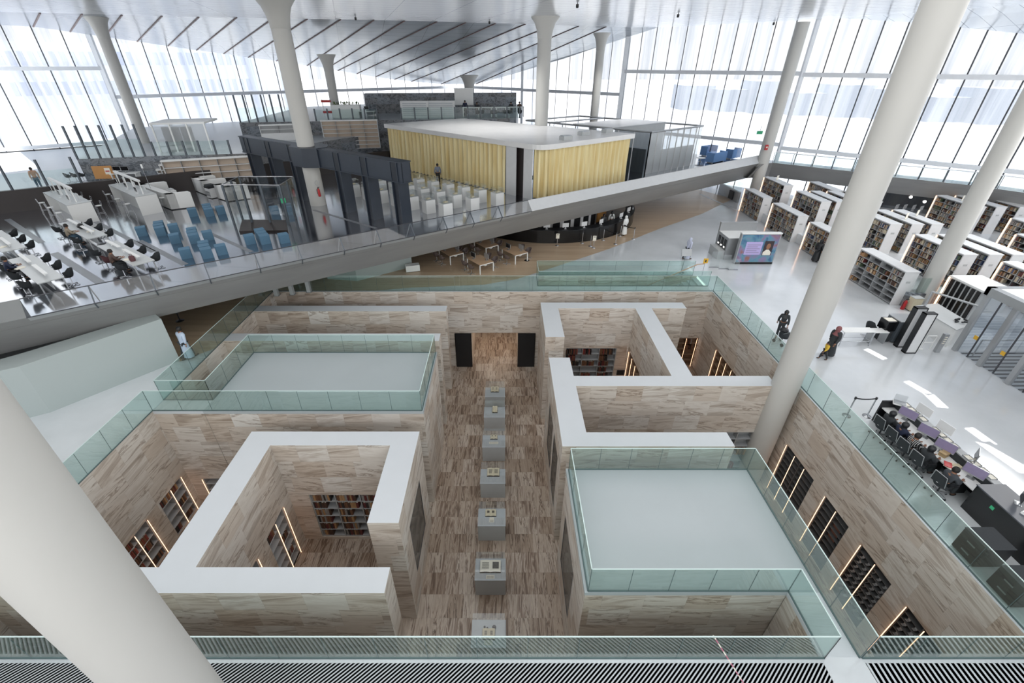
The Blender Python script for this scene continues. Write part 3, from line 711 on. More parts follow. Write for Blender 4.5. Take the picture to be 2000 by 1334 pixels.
def bookcase(label, face, pl, u0, u1, z0, z1, bays, rows, strips, where=None, fill=0, colour='shelfgrey', cols=None, zled=None, deep=.40):
    """built-in bookcase standing in a stone niche; u0..u1 along the wall"""
    start = u1 if face == '-x' else u0; W = abs(u1 - u0); Hh = z1 - z0
    o = local(face, pl, start, z0); rz = FRAME[face]
    t = thing('bookcase', label, 'bookcase', o, rz)
    MB().box(.02, W - .02, deep - .03, deep - .01, .01, Hh - .02).build('back_panel', colour, t)
    bw = W / bays
    for i in range(bays + 1):
        x = min(max(i * bw, .025), W - .025); MB().box(x - .018, x + .018, .03, deep - .03, .01, Hh - .02).build('upright', colour, t)
    rh = Hh / rows
    for j in range(rows + 1):
        z = min(max(j * rh, .03), Hh - .04); MB().box(.02, W - .02, .035, deep - .03, z - .012, z + .012).build('shelf', colour, t)
    for u in strips:
        x = (start - u) if face == '-x' else (u - start)
        zt_ = (zled or z1) - z0
        MB().tube((x, -.07, -z0 + ZF + .02), (x, -.07, zt_), .014, n=8).build('light_strip', 'led', t, 'warm glowing vertical light strip')
    if not fill: return t
    c, s_ = math.cos(rz), math.sin(rz)
    cols = cols or ['brown', 'dark brown', 'tan', 'brown', 'dark brown', 'black', 'brown', 'maroon', 'grey']
    for j in range(rows):
        for b in range(bays):
            if random.random() > fill: continue
            x = b * bw + .05; k = 0; lim = b * bw + bw * (.4 + .5 * random.random())
            side = '' if bays == 1 else [' left', ' middle', ' right'][b] if bays == 3 else [' left', ' right'][b] if bays == 2 else ' ' + ORD[b]
            rowname = 'top' if j == rows - 1 else ('bottom' if j == 0 else ORD[rows - 1 - j])
            while x < lim and k < 20:
                kk = random.randrange(3); nm = random.choice(cols); wd = BW[kk] * 1.5
                px, py = o.x + c * x - s_ * .07, o.y + s_ * x + c * .07
                lab = '%s book, %s on the %s shelf,%s bay, %s' % (nm, ORD[k], rowname, side, where)
                put_book(px, py, z0 + max(j * rh, .03) + .013, rz, 0, nm, kk, lab, 'books in the ' + where, 1.45)
                x += wd + .004; k += 1
    return t
bookcase('grey alcove bookcase filled with brown leather books in the square left stone room', '-y', 13.05, -8.5, -5.2, -5.88, Zn, 3, 6, [], 'alcove of the square room', 1, 'shelfgrey')
bookcase('side bookcase with two light strips in the square left stone room', '+x', -9.35, 10.9, 12.42, ZF, Zn, 2, 6, [12.37, 11.57], 'side case of the square room', .45, 'shelfgrey')
bookcase('narrow bookcase with one light strip, mostly hidden, in the square left stone room', '+x', -9.35, 9.2, 10.1, ZF, Zn, 1, 6, [10.06], None, 0, 'shelfgrey')
bookcase('lit bookcase deeper in the outer left stone passage', '+x', PX0, 13.22, 14.78, ZF, -3.75, 2, 5, [14.72, 13.94], 'far left passage case', .5, 'shelfgrey')
bookcase('lit bookcase nearer the huge column in the outer left stone passage', '+x', PX0, 10.9, 12.4, ZF, -3.75, 2, 5, [12.36, 11.57], 'near left passage case', .6, 'shelfgrey', ['red', 'brown', 'black', 'dark brown', 'red'])
bookcase('low bookcase under the left glass bridge', '-y', 15.13, -14.8, -13.4, ZF, -4.3, 2, 4, [-14.75], None, 0, 'shelfgrey')
bookcase('wide bookcase of dark red books in the far right stone room', '-y', 24.85, 4.1, 7.45, -5.88, Zn, 3, 6, [], 'far right room case', .75, 'shelfgrey', ['maroon', 'dark brown', 'brown', 'black', 'red'])
bookcase('side bookcase with light strips in the far right stone room', '-x', 8.2, 22.0, 24.45, ZF, Zn, 3, 6, [24.4, 23.6, 22.8], None, 0, 'shelfbrown')
bookcase('corner bookcase with two light strips at the end of the far right passage', '-y', PY1, 12.2, 13.9, ZF, -3.64, 2, 5, [13.0, 13.75], 'corner passage case', .5, 'shelfbrown')
bookcase('long bookcase with four light strips along the far right passage', '-x', PX1, 21.4, 24.68, ZF, Zn, 4, 6, [24.62, 23.8, 23.07, 22.31], None, 0, 'shelfbrown')
bookcase('bookcase of red books low behind the thick pit column', '-y', 16.94, 10.3, 12.8, ZF, Zn, 3, 6, [], 'case behind the pit column', .8, 'shelfgrey', ['red', 'brown', 'brown', 'maroon', 'tan'])
for lab, (a, b), ss, rows_, rd in (('farthest of the dark lit bookcases in the right pit wall, with three strips', (13.85, 16.05), (16.02, 15.29, 14.5), 10, None), ('dark lit bookcase with reddish panel, second along the right pit wall', (11.45, 12.98), (12.94, 12.18), 10, 1),
                        ('dark lit bookcase with small brackets, third along the right pit wall', (9.1, 10.68), (10.64, 9.85), 10, 2), ('nearest dark lit bookcase in the right pit wall, behind the front glass', (6.9, 8.35), (8.31, 7.53), 10, 2)):
    t = bookcase(lab, '-x', PX1, a, b, ZF, Zn, 2, rows_, ss, None, 0, 'shelfdark')
    if rd == 1: MB().cbox((.95, .2, 1.9), (.5, .02, .9), 0).build('display_panel', mat('reddish exhibit', srgb(120, 84, 72), .6, noise=.2), t, 'reddish display panel')
    if rd == 2:
        for i in range(5):
            for j in range(1, 9): MB().cbox((.2 + i * .3, .12, j * .31 + .08), (.10, .12, .02)).cbox((.2 + i * .3, .17, j * .31 + .13), (.10, .02, .12)).build('book_rest', 'alu', t)
# small vents and a speaker in the stone
for lab, p, fc in (('small dark wall opening beside the lit bookcases of the right stone room', (7.7, 24.83, -4.9), 0), ):
    t = thing('wall_vent', lab, 'vent', p); MB().box(-.02, .5, -.02, .0, -.2, .2).build('frame', 'mullion', t); MB().box(.02, .46, -.03, -.02, -.16, .16).build('grille', 'void', t)
# ---- display cases down the corridor
dc = thing('display_case', '', 'display case')
MB().box(-.63, .63, 0, .94, 0, 1.05).build('plinth', 'plinth', dc)
MB().box(-.64, .64, -.01, .95, 1.05, 1.075).build('deck', 'plinthtop', dc)
gl_ = MB()
for a in ((-.6, -.6, .03, .91), (.6, .6, .03, .91)): gl_.quad((a[0], a[2], 1.08), (a[0], a[3], 1.08), (a[0], a[3], 1.62), (a[0], a[2], 1.62))
for y in (.03, .91): gl_.quad((-.6, y, 1.08), (.6, y, 1.08), (.6, y, 1.62), (-.6, y, 1.62))
gl_.quad((-.6, .03, 1.62), (.6, .03, 1.62), (.6, .91, 1.62), (-.6, .91, 1.62)); gl_.build('glass_cover', 'clearglass', dc)
dcp = Proto(dc)
CY_ = [(7.95, 'nearest display case behind the front glass rail, with a small open book and two beads'), (10.43, 'second display case from the front, holding a large open picture book'), (12.96, 'third display case from the front, holding a folded open manuscript'),
       (15.4, 'fourth display case from the front, with a wide pale open book'), (17.9, 'fifth display case from the front, showing a pale strip of paper'), (20.36, 'sixth display case from the front, with a small upright book'), (22.3, 'farthest display case, closest to the black doors')]
for y, lab in CY_: dcp.put((-.56, y, ZF), 0, lab, 'display cases along the corridor')
def open_book(label, x, y, w, h, tilt=.15, pic=False, cat='book'):
    t = thing('open_book', label, cat, (x, y, ZF + 1.08))
    for sg in (-1, 1):
        mb = MB(); n = 5; vs = []
        for i in range(n):
            u = i / (n - 1); zz = .05 + .035 * math.sin(u * PI) * (1 - u * .3); vs += [(sg * u * w / 2, 0, zz), (sg * u * w / 2, h, zz + tilt * h)]
        mb.add(vs, [((2 * i, 2 * i + 2, 2 * i + 3, 2 * i + 1) if sg > 0 else (2 * i, 2 * i + 1, 2 * i + 3, 2 * i + 2)) for i in range(n - 1)], True)
        mb.build('page', 'paper' if pic else 'parch', t)
        if pic and sg > 0: MB().quad((.09, .12, .105), (w / 2 - .08, .12, .105), (w / 2 - .08, h - .08, .105 + tilt * (h - .2)), (.09, h - .08, .105 + tilt * (h - .2))).build('picture', mat('engraving', srgb(84, 80, 76), .6, noise=.6, scale=16), t)
        else:
            mb = MB()
            for i in range(6): z_ = .12 + i * (h - .2) / 6; mb.quad((sg * .06 if sg > 0 else -w / 2 + .08, z_, .1 + tilt * z_), (w / 2 - .08 if sg > 0 else -.06, z_, .1 + tilt * z_), (w / 2 - .08 if sg > 0 else -.06, z_ + .012, .1 + tilt * (z_ + .012)), (sg * .06 if sg > 0 else -w / 2 + .08, z_ + .012, .1 + tilt * (z_ + .012)))
            mb.build('writing', 'ink', t)
    MB().box(-w / 2 - .01, w / 2 + .01, -.01, h + .01, 0, .045).build('cover', 'ink', t)
    MB().cbox((0, h * .5, .02), (w * .5, h * .7, .02), 0, .0).build('cradle', 'clearglass', t)
    return t
X_ = -.56
open_book('small open illuminated book in the nearest display case', X_, 8.2, .46, .34)
open_book('large open book with a dark picture on its right page', X_, 10.75, .86, .46, .2, True)
open_book('open manuscript standing in the third display case', X_ - .05, 13.45, .5, .3, .3)
open_book('pale wide open book in the fourth display case', X_ + .02, 15.85, .62, .42, .25)
open_book('open book with brown binding in the fifth display case', X_, 18.5, .4, .26, .2)
open_book('open book in the sixth display case', X_ + .02, 20.75, .3, .4, .35)
open_book('open manuscript in the farthest display case', X_ - .02, 22.75, .5, .4, .25)
for y, w, lab in ((13.15, .22, 'small paper sheet below the manuscript in the third display case'), (18.15, .5, 'long white paper strip in the fifth display case'), (10.5 - .02, .34, 'caption card in front of the large picture book'), (8.02, .3, 'caption card before the small open book')):
    p = thing('paper_sheet', lab, 'paper', (X_, y, ZF + 1.08)); MB().box(-w / 2, w / 2, 0, .16 if w > .25 else .26, 0, .012).build('sheet', 'paper', p)
    mb = MB()
    for i in range(3): mb.box(-w / 2 + .03, w / 2 - .03, .03 + i * .04, .04 + i * .04, .012, .014)
    mb.build('writing', 'ink', p)
for i, (dx, dy, r) in enumerate(((-.16, .68, .04), (-.06, .64, .04), (.2, .66, .075))):
    mb = MB().lathe([(r * .6, 0), (r, r * .5), (r * .9, r * 1.1), (r * .5, r * 1.5), (r * .55, r * 1.7)], 14)
    tag(mb.build('inkwell', 'black', None, None, (X_ + dx, 7.95 + dy, ZF + 1.08)), ['tiny dark bead farthest to one side in the nearest display case', 'tiny dark bead between its twin and the inkwell in the nearest case', 'round dark inkwell in the nearest display case'][i], 'inkwell')
# ================================================================ GLASS RAILINGS round the openings
def railing(label, pts, z=0.0, h=1.1, pitch=1.45, top='edge', gl='railglass', closed=False):
    t = thing('glass_railing', label, 'railing', (0, 0, 0))
    P = [Vector((x, y, z)) for x, y in pts]
    segs = list(zip(P[:-1], P[1:]))
    tr_, sh_ = MB(), MB(); up = Vector((0, 0, h))
    for a, b in segs:
        L = (b - a).length; k = max(1, round(L / pitch)); d = (b - a) / L; nn = Vector((-d.y, d.x, 0)) * .008
        for i in range(k):
            p, q = a + d * (L * i / k + .006), a + d * (L * (i + 1) / k - .006)
            mb = MB(); vs = [p - nn, q - nn, q + nn, p + nn]; mb.prism([(v.x, v.y) for v in vs], z, z + h); mb.build('glass_panel', gl, t)
            if i: m_ = a + d * (L * i / k); MB().bar(m_, m_ + up, .012).build('joint', 'seal', t)
        tr_.bar(a + up, b + up, .03, .016); sh_.bar(a + Vector((0, 0, .012)), b + Vector((0, 0, .012)), .05, .024)
    for p in P: MB().bar(p, p + up, .016).build('joint', 'seal', t)
    tr_.build('top_edge', top, t); sh_.build('base_channel', 'seal', t)
    return t
railing('glass railing along the far edge of the pit above the doors', [(PX0 + .05, PY1 + .1), (14.05, PY1 + .1)], pitch=1.7)
railing('glass railing along the whole right edge of the pit', [(14.05, PY1 + .1), (14.05, PY0 - .02)], pitch=1.2)
railing('front glass railing from the white strip to the right frame edge', [(9.2, PY0 - .02), (14.05, PY0 - .02)], pitch=1.25)
railing('glass railing on the outer side of the right bridge and platform', [(9.15, PY0 - .02), (9.15, 11.8), (2.44, 11.8), (2.44, 7.22), (8.24, 7.22), (8.24, PY0 - .02)], pitch=1.2)
railing('front glass railing across the corridor, nearest to the camera', [(8.24, PY0 - .02), (-18.5, PY0 - .02)], pitch=1.25)
railing('glass railing around the left platform', [(-13.2, 15.9), (-13.2, 19.82), (-3.6, 19.82), (-3.6, 15.16), (PX0 - .02, 15.16), (PX0 - .02, PY0)], pitch=1.25)
railing('glass railing along the left pit edge beside the man in the pale robe', [(-13.2, 15.9), (PX0 - .02, 15.9), (PX0 - .02, PY1 + .1)], pitch=1.2)
railing('glass railing around the stair well behind the pit', [(SX1 + .1, SY0 - .06), (SX0, SY0 - .06), (SX0, SY1 + .06), (SX1 - .3, SY1 + .06)], pitch=1.9)
hr = thing('stair_handrail', 'slanted wooden handrail descending in the railed stair well', 'handrail', (0, 0, 0))
MB().path([(SX1 + .3, SY1 - .1, .95), (SX1 - .2, SY1 - .1, .9), (SX1 - 6.2, SY1 - .1, -2.1)], .035).build('rail', 'tablewood', hr)
MB().bar((SX1 + .3, SY1 - .1, 0), (SX1 + .3, SY1 - .1, .95), .03).build('post', 'chrome', hr)
# ================================================================ FURNITURE PROTOTYPES
def chair_shell(mat_='brownshell', leg='chrome'):
    t = thing('chair', '', 'chair'); n = 9
    mb = MB(); vs = []
    for j in range(5):                                # a bucket shell: seat dish rising into back and sides
        for i in range(n):
            a = lerp(-2.25, 2.25, i / (n - 1)); r = lerp(.13, .27, (j / 4) ** .7); hgt_ = .44 + (j / 4) ** 2 * (.30 + .10 * math.cos(a) if abs(a) < 1.6 else .2)
            vs.append((r * math.sin(a), -r * math.cos(a), hgt_))
    mb.add(vs, [(j * n + i, j * n + i + 1, (j + 1) * n + i + 1, (j + 1) * n + i) for j in range(4) for i in range(n - 1)], True)
    mb.lathe([(.03, .425), (.16, .43), (.2, .45)], 14, (0, .03, 0)); mb.build('seat_shell', mat_, t)
    MB().tube((0, 0, .06), (0, 0, .44), .022).build('stem', leg, t)
    for k in range(4):
        a = PI / 4 + k * PI / 2; MB().bar((0, 0, .06), (.27 * math.cos(a), .27 * math.sin(a), .03), .03).ball((.27 * math.cos(a), .27 * math.sin(a), .02), .025, 8, 4).build('leg', leg, t)
    return t
def chair_office():
    t = thing('office_chair', '', 'chair')
    MB().lathe([(.05, .44), (.25, .45), (.27, .49), (.24, .53), (.05, .535)], 20, sy=.95).build('seat', 'charcoal', t)
    mb = MB(); n = 7; vs = []
    for j in range(6):
        for i in range(n):
            a = lerp(-1.0, 1.0, i / (n - 1)); w = .25 * (1 - .12 * (j / 5) ** 2); vs.append((w * math.sin(a) / .84, -.24 - .05 * math.cos(a) - .08 * (j / 5), .58 + j * .095))
    f = [(j * n + i, j * n + i + 1, (j + 1) * n + i + 1, (j + 1) * n + i) for j in range(5) for i in range(n - 1)]
    mb.add(vs, f, True); mb.add([(x, y + .035, z) for x, y, z in vs], [tuple(reversed(q)) for q in f], True); mb.build('backrest', 'charcoal', t)
    MB().path([(-.25, -.27, .6), (-.21, -.36, 1.04), (.21, -.36, 1.04), (.25, -.27, .6)], .013).bar((0, -.1, .47), (0, -.31, .64), .05, .02).build('back_frame', 'alu', t)
    for sg in (-1, 1): MB().path([(sg * .2, -.05, .47), (sg * .31, -.05, .5), (sg * .31, -.02, .7)], .014).cbox((sg * .31, .03, .71), (.06, .26, .03)).build('armrest', 'black', t)
    MB().tube((0, 0, .1), (0, 0, .45), .028).build('stem', 'black', t)
    for k in range(5):
        a = k * 2 * PI / 5; x, y = math.cos(a), math.sin(a)
        l = MB().bar((0, 0, .12), (.31 * x, .31 * y, .075), .04).build('base_arm', 'alu', t)
        MB().tube((.31 * x - .02 * y, .31 * y + .02 * x, .035), (.31 * x + .02 * y, .31 * y - .02 * x, .035), .035, n=10).build('caster', 'black', l)
    return t
def chair_stool():
    t = thing('bar_stool', '', 'stool')
    MB().lathe([(.04, .80), (.18, .805), (.2, .83), (.17, .85), (.03, .852)], 16).build('seat', 'white', t)
    MB().path([(-.16, -.17, .84), (-.16, -.2, 1.12), (.16, -.2, 1.12), (.16, -.17, .84)], .014).build('back_frame', 'chrome', t)
    for sx in (-1, 1):
        for sy in (-1, 1): MB().tube((sx * .13, sy * .13, .81), (sx * .2, sy * .2, 0), .012).build('leg', 'chrome', t)
    MB().path([(-.18, -.18, .3), (.18, -.18, .3), (.18, .18, .3), (-.18, .18, .3), (-.18, -.18, .3)], .01).build('foot_ring', 'chrome', t)
    return t
def monitor(scr='lavender', shell='alu', w=.56, h=.36):
    t = thing('monitor', '', 'monitor')
    MB().cbox((0, 0, .13 + h / 2), (w, .03, h)).build('casing', shell, t)
    MB().cbox((0, .017, .145 + h / 2), (w - .03, .006, h - .05)).build('screen', scr, t)
    MB().bar((0, -.03, .02), (0, -.01, .2), .06, .015).cbox((0, 0, .008), (.22, .17, .014)).build('stand', shell, t)
    return t
P_shell, P_office, P_stool = Proto(chair_shell()), Proto(chair_office()), Proto(chair_stool())
P_maroon = Proto(chair_shell('maroon')); P_dark = Proto(chair_shell('charcoal'))
P_mon, P_monoff = Proto(monitor('screenoff', 'shelfwhite')), Proto(monitor('screenoff', 'alu'))
P_lav = Proto(monitor('lavender', 'alu', .62, .40))
def rot2(x, y, a): return Vector((x * math.cos(a) - y * math.sin(a), x * math.sin(a) + y * math.cos(a), 0))
# ================================================================ FIRST TERRACE
# ---- two tall computer counters with a gantry of screens
def counter(label, pn, pf, key):
    a, b = G(*pn, 4.9), G(*pf, 4.9); d = (b - a); L = d.length; ang = math.atan2(d.y, d.x)
    t = thing('computer_counter', label, 'counter', (a.x, a.y, ZT), ang)
    W = 1.32; hh = 1.3
    MB().box(0, .08, -W, 0, 0, hh).build('end_panel', 'white', t); MB().box(L - .08, L, -W, 0, 0, hh).build('end_panel', 'white', t)
    MB().box(.0, L, -W, 0, hh, hh + .05).build('worktop', 'tablegrey', t)
    MB().box(.08, L - .08, -W * .62, -W * .38, .0, hh).build('core_panel', 'white', t)
    g = MB()
    for i in range(4): x = .45 + i * (L - .9) / 3; MB().bar((x, -W / 2, hh + .05), (x, -W / 2, hh + .95), .1, .06).build('gantry_post', 'white', t)
    MB().box(.3, L - .3, -W / 2 - .09, -W / 2 + .09, hh + .92, hh + 1.04).build('gantry_beam', 'white', t)
    MB().path([(.1, -W - .02, .32), (L - .1, -W - .02, .32)], .02).build('foot_rail', 'chrome', t)
    for sgn, nm in ((0, 'near'), (1, 'far')):
        for i in range(3):
            x = .8 + i * (L - 1.6) / 2; y = -W * .3 if sgn else -W * .7
            w_ = t.matrix_basis @ Vector((x, y, 0)) if False else Vector((a.x, a.y, 0)) + rot2(x, y, ang)
            side = 'outer' if sgn == 0 else 'inner'
            P_mon.put((w_.x, w_.y, ZT + hh + .05), ang + (PI if sgn == 0 else 0), '%s white monitor along the %s side of the %s' % (ORD[i], side, key), 'screens of the computer counters')
            y = .45 if sgn else -W - .45
            w_ = Vector((a.x, a.y, 0)) + rot2(x, y, ang)
            P_stool.put((w_.x, w_.y, ZT), ang + (PI if sgn else 0), '%s white wire stool along the %s side of the %s' % (ORD[i], side, key), 'stools at the computer counters')
counter('white computer counter with gantry nearest the left glass facade', (130, 402.6), (84, 377), 'counter nearest the glass')
counter('white computer counter with gantry beside the first white desk', (264, 386), (212, 362), 'counter beside the white desk')
# ---- four long reading tables
TA = math.atan2(-3.0, 4.2)
def rtable(label, cx, cy, key, seats):
    t = thing('reading_table', label, 'table', (cx, cy, ZT), TA); L, W = 5.15, .98
    MB().box(-L / 2, L / 2, -W / 2, W / 2, .70, .74).build('table_top', 'tablegrey', t)
    for sx in (-1, 1):
        for sy in (-1, 1): MB().bar((sx * (L / 2 - .06), sy * (W / 2 - .06), 0), (sx * (L / 2 - .06), sy * (W / 2 - .06), .70), .05).build('leg', 'alu', t)
    MB().cbox((0, 0, .45), (L - .5, .03, .5)).build('modesty_panel', 'plinth', t)
    for x in (-L * .33, 0, L * .33): MB().cbox((x, 0, .84), (.04, .04, .2)).build('lamp_post', 'white', t)
    for x0, x1 in ((-L / 2 + .3, -.5), (.2, L / 2 - .5)): MB().cbox(((x0 + x1) / 2, 0, .95), (x1 - x0, .16, .05)).build('lamp_bar', 'white', t)
    for sy, nm in ((-1, 'balustrade'), (1, 'curtain')):
        for i in range(3):
            if (sy, i) in seats: continue
            w_ = Vector((cx, cy, 0)) + rot2(-1.75 + i * 1.75, sy * .78, TA)
            pr_ = P_maroon if (sy == -1 and i == 1 and 'poufs' in key) else P_dark
            pr_.put((w_.x, w_.y, ZT), TA + (PI if sy > 0 else 0), ('%s %s chair on the %s side of the %s' % (ORD[i], 'maroon' if pr_ is P_maroon else 'dark', nm, key)), 'chairs at the reading tables')
rtable('long grey reading table where a man in a beige shirt works', -25.93, 27.07, 'table of the man in beige', [])
rtable('long grey reading table with a brown bag, nearest the blue poufs', -20.45, 23.05, 'table nearest the poufs', [])
rtable('long grey reading table nearest the balustrade where a person in dark blue reads', -23.33, 20.88, 'table of the reader in blue', [])
rtable('long grey reading table cut off at the left edge of the picture', -28.85, 24.95, 'table at the picture edge', [])
def on_table(px, py): return G(px, py, ZT + .742)
t = thing('handbag', 'brown paper bag standing on the reading table nearest the poufs', 'bag', on_table(260, 510), .3)
MB().lathe([(.12, 0), (.15, .1), (.13, .26), (.05, .3)], 10, sy=.6).build('body', 'maroon', t); MB().path([(-.06, 0, .28), (-.05, 0, .38), (.05, 0, .38), (.06, 0, .28)], .01).build('handle', 'maroon', t)
for i, (u, v, lab) in enumerate(((249, 507, 'white papers beside the brown bag on the reading table'), (198, 477, 'black notebook at the far end of the table nearest the poufs'), (176, 452, 'open papers before the man in the beige shirt'), (39, 524, 'open book before the reader in dark blue'), (5, 483, 'papers at the edge of the picture on the cut off table'))):
    p = on_table(u, v); t = thing('paper_stack', lab, 'papers', p, .4 * i)
    MB().box(-.18, .18, -.13, .13, 0, .012).build('sheet', 'black' if i == 1 else 'paper', t); MB().cbox((.06, .04, .018), (.3, .24, .01), .25).build('sheet', 'charcoal' if i == 1 else 'paper', t)
p = on_table(160, 447); t = thing('backpack', 'black round backpack lying before the man in beige on the table', 'bag', p, TA)
MB().ball((0, 0, .17), .2, 14, 8, 1, .8, .85).build('body', 'black', t); MB().lathe([(.1, 0), (.14, .05)], 12, (0, -.14, .12), 1, .4).build('pocket', 'charcoal', t); MB().path([(-.08, .12, .3), (0, .14, .4), (.08, .12, .3)], .015).build('strap', 'black', t)
# ---- blue cube poufs
pf = thing('pouf', '', 'pouf')
mb = MB(); b_ = .03; s_ = .275
ring = [(-s_ + b_, -s_), (s_ - b_, -s_), (s_, -s_ + b_), (s_, s_ - b_), (s_ - b_, s_), (-s_ + b_, s_), (-s_, s_ - b_), (-s_, -s_ + b_)]
prof = [(1, .0), (1, .50), (.97, .53)]; vs = [(x * k_, y * k_, z) for k_, z in prof for x, y in ring]; nR = 8
mb.add(vs, [(j * nR + i, j * nR + (i + 1) % nR, (j + 1) * nR + (i + 1) % nR, (j + 1) * nR + i) for j in range(2) for i in range(nR)] + [tuple(range(16, 24))]); mb.build('body', 'bluefab', pf)
MB().path([(x * 1.0, y * 1.0, .515) for x, y in ring + ring[:1]], .006, 5).build('piping', 'bluefab', pf)
PF = Proto(pf)
CL = [('by the white desk', (950, 415)), ('nearest the tall counter', (430, 610)), ('in the middle of the floor', (790, 685)), ('closest to the balustrade', (920, 835)), ('before the glass enclosure', (1535, 692))]
ds = ['front cube nearest the camera', 'middle cube of its row', 'rear cube of its row', 'single cube at the outer left end', 'single cube at the outer right end']
for nm, (u, v) in CL:
    p = G(230 + u / 5.4, 330 + v / 5.4, ZT + .53)
    for i, (ox, oy) in enumerate(((0, 0), (-.02, .68), (.02, 1.36), (-.98, .66), (.74, .14)) if nm[:6] != 'before' else ((0, 0), (0, .66), (0, 1.32), (-.75, .5), (1.0, -.5))):
        q = p + rot2(ox, oy, .62); PF.put((q.x, q.y, ZT), .62, 'teal blue pouf %s, %s' % (nm, ds[i]), 'blue poufs ' + nm)
for i, (u, v) in enumerate([(1640, 395), (1735, 400), (1810, 395)]):
    p = G(230 + u / 5.4, 330 + v / 5.4, ZT + .53); PF.put((p.x, p.y + .8 * (i == 1), ZT), .62, 'teal blue pouf behind the glass enclosure, %s from its dark hatch side' % ORD[i], 'blue poufs behind the glass')
# ---- white reception desks, copier
def desk_u(label, pts, h, open_side=True):
    a, b, c, d = [Vector((x, y, 0)) for x, y in pts]              # a front-left, b back-left, c back-right, d front-right
    t = thing('reception_desk', label, 'desk', (a.x, a.y, ZT)); o = a
    def pr_(mb, P, z0, z1): return mb.prism([((p - o).x, (p - o).y) for p in P], z0, z1)
    dn = (d - a).normalized(); bn = (b - a).normalized()
    f2 = [a, d, d + (c - d).normalized() * .55, a + bn * .55]
    pr_(MB(), f2, .06, h).build('front_counter', 'white', t)
    pr_(MB(), [d, c, c - dn * .5, d - dn * .5], .06, h).build('side_counter', 'white', t)
    pr_(MB(), [a, a + dn * .5, b + dn * .5, b], .06, h).build('side_counter', 'white', t)
    pr_(MB(), [a + (dn + bn) * .08, d + (bn - dn) * .08, c - (bn + dn) * .08, b + (dn - bn) * .08], 0, .06).build('plinth', 'mullion', t)
    return t, a, dn, bn
t, a, dn, bn = desk_u('large white U shaped reception desk with a dark calligraphic emblem', [(-29.41, 37.12), (-27.94, 38.26), (-23.61, 34.62), (-24.95, 33.85)], 1.15)
mb = MB(); e_ = dn * 2.3 - Vector((bn.x, bn.y, 0)) * .02
for s0, z0, s1, z1, w in ((0, .35, .05, .85, .07), (.05, .85, -.1, .78, .05), (.02, .6, .16, .52, .06), (.16, .52, .1, .38, .05)): mb.bar(e_ + dn * s0 + Vector((0, 0, z0)), e_ + dn * s1 + Vector((0, 0, z1)), .04, w)
mb.build('emblem', 'mullion', t)
p = a + dn * 3.4 + bn * 1.1
t2 = thing('printer', 'low white printer behind the large white desk', 'printer', (p.x, p.y, ZT + .0), math.atan2(dn.y, dn.x)); MB().box(-.7, .7, -.25, .25, 0, .85).build('cabinet', 'white', t2); MB().box(-.5, .3, -.2, .2, .85, 1.02).build('body', 'shelfwhite', t2); MB().box(-.45, .1, -.1, .15, 1.02, 1.1).build('tray', 'tablegrey', t2)
t, a, dn, bn = desk_u('white L shaped desk behind the photocopier, nearer the navy frame', [(-26.58, 39.72), (-25.3, 40.74), (-23.4, 39.25), (-24.9, 38.3)], 1.15)
t, a, dn, bn = desk_u('white block desk between the photocopier and the glass enclosure', [(-23.3, 37.2), (-22.3, 38.3), (-20.6, 37.2), (-21.9, 36.2)], 1.12)
p = G(417, 386, ZT); t = thing('photocopier', 'grey and black photocopier between the two white desks', 'copier', (p.x, p.y, ZT), -.6)
MB().box(-.35, .35, -.3, .3, .05, .8).build('cabinet', 'shelfwhite', t); MB().box(-.36, .36, -.31, .31, .8, .95).build('scanner', 'black', t); MB().box(-.33, .33, -.28, .28, .95, 1.05).build('lid', 'charcoal', t)
for z in (.2, .4): MB().box(-.32, .32, -.32, -.3, z, z + .16).build('drawer', 'alu', t)
p = G(294, 368, 4.75); t = thing('sign_stand', 'thin pole with a small white sign on the large white desk', 'sign', (p.x, p.y, 4.75))
MB().tube((0, 0, 0), (0, 0, 1.5), .02).build('pole', 'chrome', t); MB().cbox((0, 0, 1.62), (.14, .02, .3)).build('sign_plate', 'white', t)
# ---- glass enclosure with dark posts
en = thing('glass_enclosure', 'tall glass enclosure with steel posts and an exit sign on the dark terrace', 'enclosure', (0, 0, 0))
Q = [(-18.55, 30.5), (-18.65, 32.96), (-14.85, 32.96), (-14.7, 30.35)]
for i in range(4):
    a, b = Vector((*Q[i], ZT)), Vector((*Q[(i + 1) % 4], ZT)); k = 3 if i in (1, 3) else 2
    for j in range(k):
        p, q = a.lerp(b, j / k), a.lerp(b, (j + 1) / k); up = Vector((0, 0, 2.6))
        if not (i == 3 and j == 1): MB().quad(p, q, q + up, p + up).build('glass_panel', 'clearglass', en)
        MB().bar(p, p + up, .12, .1).build('post', 'postgrey', en)
MB().path([Vector((*q, 6.2)) for q in Q + Q[:1]], .03).build('top_rail', 'chrome', en)
p = Vector((-14.7, 30.35, 5.2)); MB().cbox(p, (.3, .03, .3), .8).build('exit_sign', 'green', en, 'small green exit sign')
MB().prism([tuple(G(u, v, ZT)[:2]) for u, v in [(468, 455), (563, 453), (559, 433), (474, 432)]], ZT + .005, ZT + .12).build('floor_hatch', 'fascia', en)
